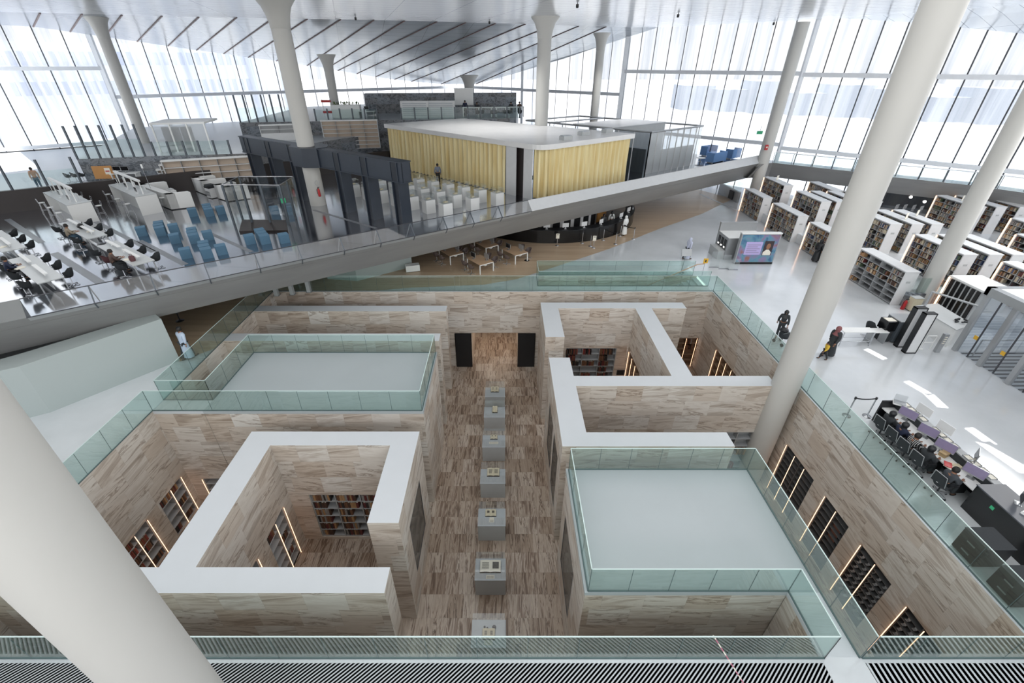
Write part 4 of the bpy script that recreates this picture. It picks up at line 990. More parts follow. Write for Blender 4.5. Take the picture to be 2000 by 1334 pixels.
# ---- navy steel portal frame
B0, B1 = Vector((-22.06, 41.38, 0)), Vector((-6.11, 29.56, 0)); bd = (B1 - B0).normalized(); bl = (B1 - B0).length; ba = math.atan2(bd.y, bd.x)
nf = thing('steel_portal', 'massive navy steel portal frame crossing the dark terrace round a white column', 'frame', (B0.x, B0.y, ZT), ba)
def s_on(u, z):
    lo, hi = -2, bl + 2
    for _ in range(40):
        m_ = (lo + hi) / 2; p = B0 + bd * m_; dp = p.y * CT - (z - CAMZ) * ST
        if CX + FP * p.x / dp < u: lo = m_
        else: hi = m_
    return lo
zb, zt_ = 2.92, 4.2; w = .36
beam = MB().box(0, bl, -w, -w + .05, zb, zt_).box(0, bl, w - .05, w, zb, zt_).box(-.02, bl + .02, -w - .06, w + .06, zt_ - .06, zt_).box(-.02, bl + .02, -w - .06, w + .06, zb, zb + .06).box(0, .05, -w, w, zb, zt_).box(bl - .05, bl, -w, w, zb, zt_).build('beam', 'navy', nf)
for u0, u1 in ((483, 506), (523, 548), (570, 590), (657, 680), (707, 736), (765, 796)):
    sc_ = s_on((u0 + u1) / 2, 6.6); s0, s1 = sc_ - .3, sc_ + .3
    MB().box(s0, s1, -w + .05, w - .05, 0, zb).box(s0, s1, -w - .03, -w, zb + .06, zt_ - .06).build('leg', 'navy2', nf)
    MB().box(s1 - .04, s1 + .03, -w - .06, w + .06, 0, zt_ - .06).box(s0 - .03, s0 + .04, -w - .06, w + .06, 0, zt_ - .06).build('flange', 'navy', nf)
c = Vector((-14.5, 35.5, 0)); cs = (c - B0).dot(bd)
MB().prism([(cs - 1.6, -w - .1), (cs - .75, -1.15), (cs + .75, -1.15), (cs + 1.6, -w - .1), (cs + 1.6, w + .1), (cs + .75, 1.15), (cs - .75, 1.15), (cs - 1.6, w + .1)], zb, zt_ + .03).build('collar', 'navy', nf)
# ---- fire extinguisher on the white column
t = thing('fire_extinguisher', 'red fire extinguisher hung on the white column of the navy frame', 'fire extinguisher', (-14.02, 34.88, ZT + .75))
MB().lathe([(.02, 0), (.085, .01), (.09, .08), (.09, .48), (.05, .56), (.025, .6)], 14).build('cylinder', 'red', t); MB().tube((0, 0, .6), (0, 0, .68), .03).cbox((.04, 0, .7), (.16, .03, .03)).build('valve', 'black', t)
MB().path([(0, 0, .66), (-.14, -.02, .5), (-.12, -.02, .2)], .016).build('hose', 'black', t)
mb = MB(); mb.path([(.16 * math.cos(k * PI / 8), -.03, .98 + .16 * math.sin(k * PI / 8)) for k in range(17)], .018); mb.build('hose_ring', 'plinth', t)
# ---- white exhibit plinths with glass tops
ex = thing('exhibit_plinth', '', 'plinth')
MB().box(-.37, .37, -.37, .37, 0, .95).build('plinth', 'white', ex); MB().box(-.36, .36, -.36, .36, .95, .965).build('deck', 'tablegrey', ex)
g_ = MB()
for x in (-.35, .35): g_.quad((x, -.35, .97), (x, .35, .97), (x, .35, 1.35), (x, -.35, 1.35))
for y in (-.35, .35): g_.quad((-.35, y, .97), (.35, y, .97), (.35, y, 1.35), (-.35, y, 1.35))
g_.quad((-.35, -.35, 1.35), (.35, -.35, 1.35), (.35, .35, 1.35), (-.35, .35, 1.35)); g_.build('glass_cover', 'clearglass', ex)
MB().cbox((0, 0, 1.0), (.3, .24, .05), .2).cbox((.02, 0, 1.04), (.2, .16, .03), .1).build('exhibit', 'parch', ex)
EX = Proto(ex); O_ = Vector((-4.16, 32.32, 0)); U_ = Vector((1.83, 1.5, 0)); V_ = Vector((-1.36, .95, 0))
rows = ['first row beside the balustrade', 'second row from the balustrade', 'row nearest the yellow curtain']
for i in range(3):
    for j in range(7 if i < 2 else 6):
        p = O_ + U_ * i + V_ * j; EX.put((p.x, p.y, ZT), .62, 'white glass topped plinth, %s in the %s' % (ORD[j], rows[i]), 'exhibit plinths beside the curtained room')
# ---- yellow curtained room
LC, FC, RC, BC = Vector((-12.2, 50.4, 0)), Vector((2.79, 36.15, 0)), Vector((11.5, 42.9, 0)), Vector((-4.6, 55.75, 0))
rm = thing('curtained_room', 'flat roofed room hung with yellow curtains on the terrace', 'room', (FC.x, FC.y, ZT)); o = FC
rel = lambda p, z=0: Vector((p.x - o.x, p.y - o.y, z))
dL, dR = (LC - FC).normalized(), (RC - FC).normalized(); LL, LR = (LC - FC).length, (RC - FC).length
rp = [rel(FC + dL * LL), *[rel(FC + dL * (1.3 * (1 - k / 6) ** 2) + dR * (1.3 * (k / 6) ** 2)) for k in range(7)], rel(RC), rel(BC)]
MB().prism([(p.x, p.y) for p in rp], 3.78, 4.15).build('roof', 'roofwhite', rm)
ip = [p * .985 + Vector((0, .25, 0)) for p in rp]
def drape(path, z0, z1, fold=.56, amp=.22):
    mb = MB(); pts = []
    for a, b in zip(path[:-1], path[1:]):
        L = (b - a).length; k = max(2, int(L / .07)); d = (b - a) / L; n_ = Vector((-d.y, d.x, 0))
        for i in range(k):
            s = L * i / k; ph = s / fold * 2 * PI + 1.3 * math.sin(s * .9); pts.append((a + d * s, n_, amp * math.sin(ph) + .03 * math.sin(ph * 2.3), amp * .55 * math.sin(ph + .5)))
    vs = []
    for p, n_, q, r in pts: vs += [p + n_ * q + Vector((0, 0, z0)), p + n_ * r + Vector((0, 0, z1))]
    mb.add(vs, [(2 * i, 2 * i + 2, 2 * i + 3, 2 * i + 1) for i in range(len(pts) - 1)], True); return mb
ins = Vector((0, .35, 0))
drape([rel(FC + dL * (LL - .3)) + ins, rel(FC + dL * 3.6) + ins], .05, 3.8).build('curtain', 'curtain', rm)
drape([rel(FC + dL * .8 + dR * .2) + ins, rel(FC + dR * 1.0) + ins, rel(FC + dR * (LR - .3)) + ins], .05, 3.8).build('curtain', 'curtain', rm)
def panel(s0, s1): a, b = rel(FC + dL * s0) + ins * .7, rel(FC + dL * s1) + ins * .7; n_ = Vector((-dL.y, dL.x, 0)) * .06; return MB().prism([tuple((a)[:2]), tuple((b)[:2]), tuple((b - n_)[:2]), tuple((a - n_)[:2])], 0, 3.8)
panel(2.5, 3.6).build('door', 'shelfwhite', rm, 'pale grey sliding door'); panel(.8, 1.7).build('door', 'shelfwhite', rm, 'pale grey sliding door')
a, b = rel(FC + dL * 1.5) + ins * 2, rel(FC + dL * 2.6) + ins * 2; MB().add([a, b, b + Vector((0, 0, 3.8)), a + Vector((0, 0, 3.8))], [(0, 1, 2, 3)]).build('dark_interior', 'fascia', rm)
for i, (x, y) in enumerate(((1105, 273), (1140, 264), (1186, 259))):
    p = G(x, y, ZT + 4.15); t = thing('roof_vent', ['grey vent box on the white roof nearest its rounded corner', 'grey vent box in the middle of the white roof edge', 'grey vent box farthest along the white roof edge'][i], 'vent', p, .6)
    MB().box(-.45, .45, -.3, .3, 0, .28).build('housing', 'plinth', t); MB().box(-.4, .4, -.25, .25, .28, .33).build('cap', 'plinthtop', t)
p = G(1035, 354, ZT + 1.0); t = thing('room_sign', 'small blue sign plate beside the yellow curtain', 'sign', (p.x, p.y, ZT + 1.1), .6); MB().box(-.3, .3, -.03, 0, 0, .32).build('plate', 'bluefab', t); MB().box(-.24, .24, -.045, -.03, .18, .24).box(-.24, .1, -.045, -.03, .08, .12).build('lettering', 'paper', t)
# ---- channel glass meeting room
Fg, Rg = Vector((14.0, 46.7, 0)), Vector((20.9, 51.8, 0)); dgl = Vector((-.74, .67, 0)); Lg = 15.5
gr = thing('glass_room', 'channel glass meeting room with open flat roof behind the curtained room', 'room', (Fg.x, Fg.y, ZT)); o = Fg
dg = (Rg - Fg).normalized(); lg = (Rg - Fg).length; hG = 3.8
def gpanel(a, b, m_): MB().add([a, b, b + Vector((0, 0, hG)), a + Vector((0, 0, hG))], [(0, 1, 2, 3)]).build('glass_panel', m_, gr)
for i in range(8):
    a, b = dg * (lg * i / 8), dg * (lg * (i + .96) / 8); gpanel(a, b, 'frost'); MB().bar(a, a + Vector((0, 0, hG)), .09).build('mullion', 'alu', gr)
for i in range(9):
    a, b = dgl * (Lg * i / 9), dgl * (Lg * (i + .96) / 9); gpanel(a, b, 'greyglass'); MB().bar(a, a + Vector((0, 0, hG)), .09).build('mullion', 'alu', gr)
rg = [Vector((0, 0, 0)), dg * lg, dg * lg + dgl * Lg, dgl * Lg]
mb = MB()
inner = [dg * .25 + dgl * .25, dg * (lg - .25) + dgl * .25, dg * (lg - .25) + dgl * 4.2, dg * .25 + dgl * 4.2]
mb.prism([tuple((dgl * 4.2)[:2]), tuple((dg * lg + dgl * 4.2)[:2]), tuple((dg * lg + dgl * 9)[:2]), tuple((dgl * 9)[:2])], hG, hG + .12); mb.build('roof', 'roofwhite', gr)
MB().path([p + Vector((0, 0, hG)) for p in rg + rg[:1]], .09, 6).path([dgl * 4.2 + Vector((0, 0, hG)), dg * lg + dgl * 4.2 + Vector((0, 0, hG))], .09, 6).path([dgl * 12 + Vector((0, 0, hG)), dg * lg + dgl * 12 + Vector((0, 0, hG))], .09, 6).build('roof_frame', 'alu', gr)
a, b = dgl * 4.0 + dg * .3, dg * (lg - .3) + dgl * 4.0; MB().add([a, b, b + Vector((0, 0, hG)), a + Vector((0, 0, hG))], [(0, 1, 2, 3)]).build('inner_wall', 'plinth', gr)
a, b = dgl * .5 + dg * .4, dgl * 3.5 + dg * .4; MB().add([a, b, b + Vector((0, 0, 2.2)), a + Vector((0, 0, 2.2))], [(0, 1, 2, 3)]).build('inner_screen', 'postgrey', gr)
MB().prism([tuple((dg * .6 + dgl * .3)[:2]), tuple((dg * (lg - .6) + dgl * .3)[:2]), tuple((dg * (lg - .6) + dgl * .4)[:2]), tuple((dg * .6 + dgl * .4)[:2])], 0, 2.0).build('inner_screen', 'plinth', gr)
# ---- blue sofas by the right facade
def sofa(label, u, v, rz, L):
    p = G(u, v, ZT); t = thing('sofa', label, 'sofa', (p.x, p.y, ZT), rz)
    MB().box(-L / 2, L / 2, -.4, .4, .1, .42).build('seat', 'sofa', t); MB().box(-L / 2, L / 2, -.48, -.36, .1, 1.05).build('backrest', 'sofa', t)
    for s in (-1, 1): MB().box(s * L / 2 - .06, s * L / 2 + .06, -.48, .4, .1, 1.05).build('armrest', 'sofa', t)
    for s in (-1, 1): MB().box(s * (L / 2 - .15) - .03, s * (L / 2 - .15) + .03, -.3, .3, 0, .1).build('foot', 'chrome', t)
sofa('blue high backed sofa at the rear, next to the channel glass room', 1383, 303, PI + .62, 2.0); sofa('blue high backed sofa in front beside a white table', 1397, 316, .62, 2.4); sofa('blue high backed sofa nearest the terrace tip', 1429, 309, .62, 1.7)
p = G(1367, 316, ZT); t = thing('side_table', 'white low table beside the front blue sofa', 'table', (p.x, p.y, ZT)); MB().lathe([(.5, .4), (.5, .44)], 20).build('top', 'white', t); MB().lathe([(.25, 0), (.05, .03), (.05, .4)], 16).build('pedestal', 'chrome', t)
# ================================================================ LOW LEVELS BEHIND THE DARK WALL
def posts_rail(label, a, b, z, h, n, hp):
    t = thing('glass_railing', label, 'railing', (0, 0, 0)); a, b = Vector(a), Vector(b); up = Vector((0, 0, 1))
    for i in range(n):
        p, q = a.lerp(b, i / n), a.lerp(b, (i + .97) / n); MB().quad(p, q, q + up * h, p + up * h).build('glass_panel', 'railglass', t)
    for i in range(n + 1): p = a.lerp(b, i / n); MB().bar(p, p + up * hp, .14, .1).build('post', 'postgrey', t)
    return t
a, b = band(-16) - N1 * .1, band(-2.2) - N1 * .1; posts_rail('glass railing with tall posts on the dark low wall at the left edge', (a.x, a.y, 5.1), (b.x, b.y, 5.1), 5.1, 1.1, 7, 1.9)
a, b = G(152, 311, Z3), G(284, 305.6, Z3); posts_rail('glass railing with tall posts on the left dark stone wall', a, b, Z3, 1.4, 6, 2.5)
a, b = G(305, 305, Z3), G(452, 301, Z3); posts_rail('glass railing before the white framed glass cabin', a, b, Z3, 1.1, 5, 1.15)
a, b = G(470, 239.5, Z4), G(572, 237, Z4); posts_rail('glass railing with tall posts on the middle dark stone wall', a, b, Z4, 1.4, 6, 2.6)
a, b = G(618, 236.5, Z4), G(738, 234.5, Z4); posts_rail('glass railing with posts beside the white planter', a, b, Z4, 1.1, 5, 1.2)
a, b = G(785, 234, Z4), G(1015, 231, Z4); posts_rail('far glass railing in front of the study tables under the whiteboard', a, b, Z4, 1.2, 9, 1.22)
# white framed glass cabin
p = G(330, 303, Z3); q = G(432, 300, Z3); d = (q - p); L = d.length; an = math.atan2(d.y, d.x); p = p + Vector((-1.5, 1.3, 0))
t = thing('glass_cabin', 'white framed glass cabin on the left upper level by the facade', 'cabin', p, an)
for x in (0, L * .33, L * .66, L): MB().bar((x, 0, 0), (x, 0, 2.3), .12).build('post', 'white', t)
MB().box(-.1, L + .1, -.1, 3.2, 2.25, 2.4).build('roof', 'white', t)
for i in range(3): MB().quad((L * i / 3, 0, 0), (L * (i + 1) / 3, 0, 0), (L * (i + 1) / 3, 0, 2.25), (L * i / 3, 0, 2.25)).build('glass_panel', 'frost', t)
MB().box(.5, 1.9, .4, .5, 0, 2.0).box(2.0, 2.9, .4, .5, 0, 2.0).build('inner_screen', 'postgrey', t)
# low white shelving
M['tan_back'] = mat('pale shelf back', srgb(196, 180, 164), .6)
def wshelf(label, p, an, L, rows_, h, dz=0, tilt=0, books_=True):
    t = thing('bookshelf', label, 'bookshelf', p, an)
    MB().box(0, L, .32, .36, 0, h).build('back_panel', 'tan_back' if books_ else 'shelfgrey', t); MB().box(-.06, L + .06, -.06, .42, h, h + .1).build('top_panel', 'white', t)
    for x in (0, L): MB().box(x - .03, x + .03, 0, .36, 0, h).build('end_panel', 'shelfwhite', t)
    for j in range(rows_ + 1): MB().box(0, L, 0, .36, j * h / rows_ - (.02 if j else 0), j * h / rows_ + .03).build('shelf', 'shelfwhite', t)
    n = int(L / 1.2)
    for i in range(1, n): MB().box(i * L / n - .015, i * L / n + .015, .02, .34, 0, h).build('upright', 'shelfgrey', t)
    return t
an = A1
for i, (lab, u, v, L, z) in enumerate((('nearest of the three low white bookshelves behind the dark wall', 308, 338, 7.2, 3.9), ('middle of the three low white bookshelves behind the dark wall', 313, 328, 7.0, 4.2), ('rearmost of the three low white bookshelves behind the dark wall', 316, 320, 6.8, 4.5))):
    p = G(u, v, 4.95 + .45 * i); wshelf(lab, Vector((p.x, p.y, Z2)), an - .28, L, 3, (.75 + .42 * i))
WS = [('tall white shelving unit facing the hall, beside the column of the navy frame', 637, 292, 743, 289, 2.75), ('tall white shelving unit with plain panels, between stone wall and column', 520, 300, 588, 297, 2.6)]
for lab, u0, v0, u1, v1, h in WS:
    p, q = G(u0, v0, 5.0), G(u1, v1, 5.0); d = q - p; p.z = 5.0; t = wshelf(lab, p, math.atan2(d.y, d.x), d.length, 7, h, books_=(u0 > 600))
    
    if u0 < 600:
        MB().box(.05, d.length - .05, -.03, 0, 0, h * .72).build('front_panel', 'shelfwhite', t)
# furniture by the left stone wall
p = G(205, 344, 4.95); t = thing('notice_board', 'orange notice board leaning before the left dark stone wall', 'board', (p.x, p.y, 4.5), .15)
MB().cbox((0, 0, .75), (1.5, .06, 1.0), 0, -.12).build('board', 'orange', t); MB().cbox((.4, -.06, .85), (.42, .02, .5), 0, -.12).build('notice', 'paper', t); MB().cbox((.4, -.075, .85), (.3, .02, .08), 0, -.12).build('lettering', 'red', t)
for x in (-.5, .5): MB().bar((x, 0, 0), (x, .02, .3), .04).build('leg', 'chrome', t)
p = G(246, 342, 4.95); t = thing('desk', 'white desk with a computer before the left dark stone wall', 'desk', (p.x, p.y, Z2), .2)
MB().box(-1.0, 1.0, -.4, .4, .7, .75).build('top', 'white', t)
for x in (-.9, .9): MB().box(x - .03, x + .03, -.38, .38, 0, .7).build('leg', 'white', t)
P_monoff.put((p.x + .1, p.y, Z2 + .75), .2 + PI, 'monitor on the white desk before the left dark stone wall')
p2_ = Vector((p.x - .55, p.y, Z2 + .75)); P_mon.put(p2_, .2 + PI, 'white monitor at the end of the desk before the left dark stone wall')
for i, (u, v) in enumerate(((133, 345), (146, 344), (160, 343))):
    p = G(u, v, 4.95); P_dark.put((p.x, p.y, Z2 + .05), -.6, '%s dark chair in the row behind the dark wall beside the orange board' % ORD[i], 'chairs behind the dark wall')
# ---- far study level
p = G(905, 206, 9.2); wb = thing('whiteboard', 'whiteboard hung on the far dark stone wall', 'whiteboard', (lerp(WB[0].x, WB[1].x, .655), WB[0].y - .3, Z4 + 1.0))
MB().box(-1.15, 1.15, 0, .05, 0, 1.75).build('board', 'white', wb); MB().box(-1.2, 1.2, -.02, .06, -.05, 0).box(-1.2, 1.2, -.02, .06, 1.75, 1.8).build('frame', 'alu', wb)
for i, (u, v) in enumerate(((808, 233), (860, 232.5))):
    p = G(u, v, Z4); t = thing('white_cabinet', ['low white slatted cabinet behind the far glass railing, left of its twin', 'low white slatted cabinet behind the far glass railing, next to the study tables'][i], 'cabinet', (p.x, p.y + 1.2, Z4))
    MB().box(-1.6, 1.6, 0, .5, 0, 1.75).build('body', 'shelfwhite', t)
    mb = MB()
    for j in range(7): mb.box(-1.35, 1.35, -.03, 0, .25 + j * .2, .35 + j * .2)
    mb.build('slats', 'plinthtop', t)
def stable(label, u, v, w=2.2):
    p = G(u, v, Z4); t = thing('study_table', label, 'table', (p.x, p.y + 1.0, Z4)); MB().box(-w / 2, w / 2, -.45, .45, 1.0, 1.06).build('top', 'white', t)
    for sx in (-1, 1):
        for sy in (-1, 1): MB().bar((sx * (w / 2 - .05), sy * .4, 0), (sx * (w / 2 - .05), sy * .4, 1.0), .07).build('leg', 'white', t)
    return Vector((p.x, p.y + 1.0, Z4))
STD = [stable('high white study table under the whiteboard', 922, 231), stable('second high white study table along the far railing', 952, 230.6), stable('third high white study table along the far railing', 977, 230.2), stable('last high white study table along the far railing, at the wall end', 1005, 229.8)]
for i, p in enumerate(STD):
    for j in range(2): P_dark.put((p.x - .6 + j * 1.2, p.y - .9, Z4), 0, '%s dark chair at the %s study table' % (['first', 'second'][j], ['whiteboard', 'second', 'third', 'last'][i]), 'chairs at the far study tables')
p = G(672, 233, Z4); t = thing('planter', 'white planter with green plants on the upper level', 'planter', (p.x, p.y + 1.5, Z4)); MB().box(-1.6, 1.6, -.35, .35, 0, 1.35).build('box', 'white', t)
mb = MB()
for i in range(60): x, y = random.uniform(-1.5, 1.5), random.uniform(-.3, .3); r = random.uniform(.1, .22); a = random.random() * 6; mb.quad((x, y, 1.35), (x + r * math.cos(a), y + r * math.sin(a), 1.4 + r), (x + r * math.cos(a + .6), y + r * math.sin(a + .6), 1.45 + r * 1.4), (x + .03, y, 1.36))
mb.build('leaves', 'plant', t)
p = G(637, 232, Z4); t = thing('rack', 'small red and white rack beside the column of the upper level', 'rack', (p.x, p.y + 1, Z4))
for z in (.5, 1.6): MB().box(-.5, .5, -.2, .2, z, z + .22).build('tray', 'red', t)
for x in (-.45, .45): MB().bar((x, 0, 0), (x, 0, 1.9), .06).build('post', 'white', t)
p = G(714, 233, Z4); t = thing('desk', 'grey desk with dark monitor behind the upper railing', 'desk', (p.x, p.y + 1, Z4)); MB().box(-.9, .9, -.4, .4, .7, .75).build('top', 'white', t)
for x in (-.8, .8): MB().box(x - .03, x + .03, -.38, .38, 0, .7).build('leg', 'alu', t)
P_monoff.put((p.x, p.y + 1, Z4 + .75), PI, 'dark monitor on the grey desk behind the upper railing')
# ================================================================ GROUND FLOOR BEHIND THE PIT
# ---- round reception counter
rc = thing('round_counter', 'curved black reception counter under the terrace beam', 'counter', (4.2, 45.3, 0))
def arc(mb, r0, r1, a0, a1, z0, z1, n=40):
    P = [(r1 * math.cos(lerp(a0, a1, i / n)), r1 * math.sin(lerp(a0, a1, i / n))) for i in range(n + 1)] + [(r0 * math.cos(lerp(a0, a1, i / n)), r0 * math.sin(lerp(a0, a1, i / n))) for i in range(n, -1, -1)]
    m_ = len(P); vs = [(x, y, z) for z in (z0, z1) for x, y in P]
    mb.add(vs, [(i, (i + 1) % m_, m_ + (i + 1) % m_, m_ + i) for i in range(m_)])
    k = n + 1; mb.add(vs, [(m_ + i, m_ + i + 1, m_ + 2 * k - 2 - i, m_ + 2 * k - 1 - i) for i in range(n)]); return mb
a0, a1 = math.radians(200), math.radians(362)
arc(MB(), 8.35, 8.6, a0, a1, 0, 1.06).build('front', 'blackgloss', rc); arc(MB(), 7.75, 8.62, a0, a1, 1.06, 1.1).build('worktop', 'black', rc)
arc(MB(), 8.38, 8.5, math.radians(345), a1, .2, 1.3, 10).build('end_screen', 'alu', rc)
bw_ = thing('back_wall_unit', 'black and white panelled wall with timber behind the curved counter', 'wall unit', (4.2, 45.3, 0))
for i in range(12):
    a = math.radians(222 + i * 10); arc(MB(), 5.6, 5.75, a, a + math.radians(6.2), 0, 2.42, 4).build('panel', 'black', bw_); arc(MB(), 5.55, 5.7, a + math.radians(6.2), a + math.radians(10), 0, 2.42, 3).build('pillar', 'shelfwhite', bw_)
arc(MB(), 5.9, 6.0, math.radians(318), math.radians(345), .4, 1.6, 8).build('timber_screen', mat('timber', srgb(176, 128, 72), .5), bw_)
def on_arc(u, v, z):
    p = G(u, v, z); return p
for i, (u, v) in enumerate(((1068, 455), (1112, 457), (1153, 452))):
    p = G(u, v, 1.1); d_ = Vector((p.x - 4.2, p.y - 45.3, 0)).normalized() * 8.15; p = Vector((4.2, 45.3, 0)) + d_; P_mon.put((p.x, p.y, 1.1), .2 * i, '%s white monitor on the curved black counter' % ORD[i], 'monitors on the curved counter')
for i, (u, v) in enumerate(((1192, 446), (1220, 428), (1226, 415))):
    p = G(u, v, 1.1); d_ = Vector((p.x - 4.2, p.y - 45.3, 0)).normalized() * 8.15; p = Vector((4.2, 45.3, 0)) + d_; P_mon.put((p.x, p.y, 1.1), .8, '%s monitor near the open end of the curved counter' % ORD[i], 'monitors on the curved counter')
# ---- stanchions
stn = thing('stanchion', '', 'stanchion')
MB().lathe([(.17, 0), (.17, .015), (.05, .04), (.03, .06)], 20).build('base', 'chrome', stn); MB().tube((0, 0, .05), (0, 0, .95), .028, n=12).build('pole', 'chrome', stn)
MB().lathe([(.04, .93), (.045, .95), (.045, 1.02), (.03, 1.04)], 12).build('cap', 'black', stn); SP = Proto(stn)
SB = [(1088, 479.5), (1137, 475), (1153, 481), (1159, 484), (1178, 469), (1202, 477), (1211, 461), (1237, 467)]
wh = ['below the monitors', 'at the first gap', 'beside its neighbour with a card', 'carrying a white card', 'before the seated clerk', 'in front of the corner', 'nearest the counter corner', 'standing apart at the open end']
SPos = []
for (u, v), w_ in zip(SB, wh): p = G(u, v); SP.put((p.x, p.y, 0), 0, 'chrome stanchion by the curved counter, ' + w_, 'stanchions by the curved counter'); SPos.append(p)
def belt(a, b, label, z=.97):
    a, b = Vector((a[0], a[1], z)), Vector((b[0], b[1], z)); mb = MB(); n_ = 6; pts = [a.lerp(b, i / n_) - Vector((0, 0, .05 * math.sin(PI * i / n_))) for i in range(n_ + 1)]
    for p, q in zip(pts[:-1], pts[1:]): mb.bar(p, q, .012, .05)
    tag(mb.build('belt', 'black'), label, 'belt')
belt(SPos[5], SPos[4], 'black belt between the stanchions before the seated clerk'); belt(SPos[6], SPos[7], 'black belt between the last two stanchions at the open end')
for i in (0, 3):
    p = SPos[i]; t = thing('card_sign', ['white card sign on the stanchion below the monitors', 'white card sign on the stanchion before the counter gap'][i // 3], 'sign', (p.x, p.y - .06, .62)); MB().box(-.14, .14, -.01, .01, 0, .42).build('card', 'paper', t); MB().box(-.08, .08, -.02, -.01, .3, .34).build('lettering', 'ink', t)
# ---- four public computer tables on the timber floor
def ptable(label, u, v, key):
    p = G(u, v, .74); ang = math.atan2(.7, .96); t = thing('computer_table', label, 'table', (p.x, p.y, 0), ang)    # origin: near end corner, x across the end, y along the table
    W, L = 1.22, 1.75
    MB().box(0, W, 0, L, .71, .74).build('table_top', 'tablewood', t)
    for x in (.03, W - .03):
        for y in (.03, L - .03): MB().bar((x, y, 0), (x, y, .71), .06).build('leg', 'white', t)
    MB().bar((0, .03, .69), (W, .03, .69), .06).bar((0, L - .03, .69), (W, L - .03, .69), .06).build('rail', 'white', t)
    MB().lathe([(.12, .5), (.2, .62), (.2, .68)], 14, (W / 2, .25, 0)).build('cable_bowl', 'white', t)
    for i, (x, y, r_) in enumerate(((.3, L * .75, -PI / 2), (W - .28, L * .3, PI / 2))):
        q = Vector((p.x, p.y, 0)) + rot2(x, y, ang); P_monoff.put((q.x, q.y, .74), ang + (PI / 2 if i == 0 else -PI / 2), '%s monitor on the %s' % (['dark', 'white backed'][i], key), 'monitors on the timber floor tables')
    for i, (x, y, r_) in enumerate(((-.42, .5, -PI / 2), (-.42, 1.35, -PI / 2), (W + .42, .5, PI / 2), (W + .42, 1.35, PI / 2))):
        q = Vector((p.x, p.y, 0)) + rot2(x, y, ang); P_shell.put((q.x, q.y, 0), ang + r_, 'brown shell chair at the %s, %s' % (key, ['near place on the picture-side edge', 'back place on the outer edge', 'near place on the counter side', 'back place on the counter side'][i]) if False else 'brown shell chair at the %s, %s' % (key, ['front outer place', 'rear outer place', 'front inner place', 'rear inner place'][i]), 'brown shell chairs on the timber floor')
ptable('wood topped computer table closest to the terrace beam', 878.6, 500, 'table closest to the beam'); ptable('wood topped computer table nearest the pit railing', 937, 518, 'table nearest the pit railing')
ptable('wood topped computer table rearmost of the four, by the black counter', 949, 484, 'table by the black counter'); ptable('wood topped computer table beside the edge of the timber floor', 1006.5, 499, 'table beside the floor edge')
p = G(1029, 509); t = thing('floor_socket', 'round dark floor socket next to the computer table at the timber edge', 'socket', (p.x, p.y, .005)); MB().lathe([(.2, 0), (.2, .02), (.15, .03)], 20).build('lid', 'black', t)
p = G(781, 527) + Vector((1.0, -.2, 0)); t = thing('white_bench', 'small white box bench under the terrace edge', 'bench', (p.x, p.y, 0), .3); MB().box(-.5, .5, -.25, .25, .04, .5).build('body', 'white', t); MB().box(-.46, .46, -.21, .21, 0, .04).build('plinth', 'black', t)
for i, (u, v, top) in enumerate(((536, 582, 2.42), (567, 580, 2.42), (600, 575, 2.42))):
    p = G(u, v); t = thing('steel_prop', 'slim steel post under the terrace beam, %s from the pit corner' % ORD[i], 'post', (p.x, p.y + .4, 0)); MB().box(-.12, .12, -.12, .12, .02, top).build('shaft', 'plinth', t); MB().box(-.18, .18, -.18, .18, 0, .02).build('base_plate', 'alu', t)
p = G(342, 640); t = thing('wire_globe', 'wire ring globe lamp standing beside the man in the pale robe', 'lamp', (p.x - .2, p.y + .8, 0))
for k_ in range(5):
    a = k_ * PI / 5; MB().path([Vector((.38 * math.cos(s_ * PI / 10) * math.cos(a), .38 * math.cos(s_ * PI / 10) * math.sin(a), .9 + .38 * math.sin(s_ * PI / 10))) for s_ in range(21)], .012, 5).build('wire_ring', 'chrome', t)
MB().tube((0, 0, .02), (0, 0, .52), .03).lathe([(.22, 0), (.22, .02), (.04, .05)], 18).build('stand', 'black', t)
# ---- standing sign, yellow notice
p = G(1330, 533); t = thing('sign_stand', 'grey tilted sign panel on a pole behind the stair well', 'sign', (p.x, p.y, 0)); MB().tube((0, 0, 0), (.1, .1, 1.25), .025).lathe([(.2, 0), (.2, .02), (.03, .04)], 16).build('pole', 'chrome', t)
MB().cbox((.15, .15, 1.5), (.72, .05, .5), .1, -.35).build('panel', 'alu', t)
t = thing('warning_sign', 'small yellow notice on the stair rail post', 'sign', (SX1 + .3, SY1 - .14, 1.0)); MB().box(-.16, .16, -.02, 0, 0, .36).build('plate', 'yellow', t); MB().box(-.04, .04, -.03, -.02, .1, .26).build('symbol', 'black', t)
# ---- digital screen
t = thing('digital_screen', 'large digital screen showing a teal and lilac picture with a portrait', 'screen', (17.5, 32.1, 0))
MB().box(0, 2.92, 0, .28, 0, 2.34).build('casing', 'alu', t); MB().box(-.02, 2.94, -.04, .3, 2.34, 2.42).build('top_cap', 'white', t); MB().box(.05, 2.87, -.02, 0, 0, .16).build('base_strip', 'blackgloss', t)
def scr_mat():
    m, nt, out = base_mat('screen picture'); k = N(nt); g = k.new('ShaderNodeNewGeometry')
    nz = k.new('ShaderNodeTexNoise', {'Vector': g.outputs['Position'], 'Scale': .9, 'Detail': 2.0, 'Distortion': 1.2})
    c = k.ramp(nz.outputs[0], [(.32, srgb(60, 92, 132)), (.45, srgb(92, 136, 156)), (.55, srgb(126, 116, 150)), (.68, srgb(140, 100, 88))])
    p = k.new('ShaderNodeBsdfPrincipled', {'Base Color': c, 'Emission Color': c, 'Emission Strength': .12, 'Roughness': .2}); nt.links.new(p.outputs[0], out.inputs[0]); return m
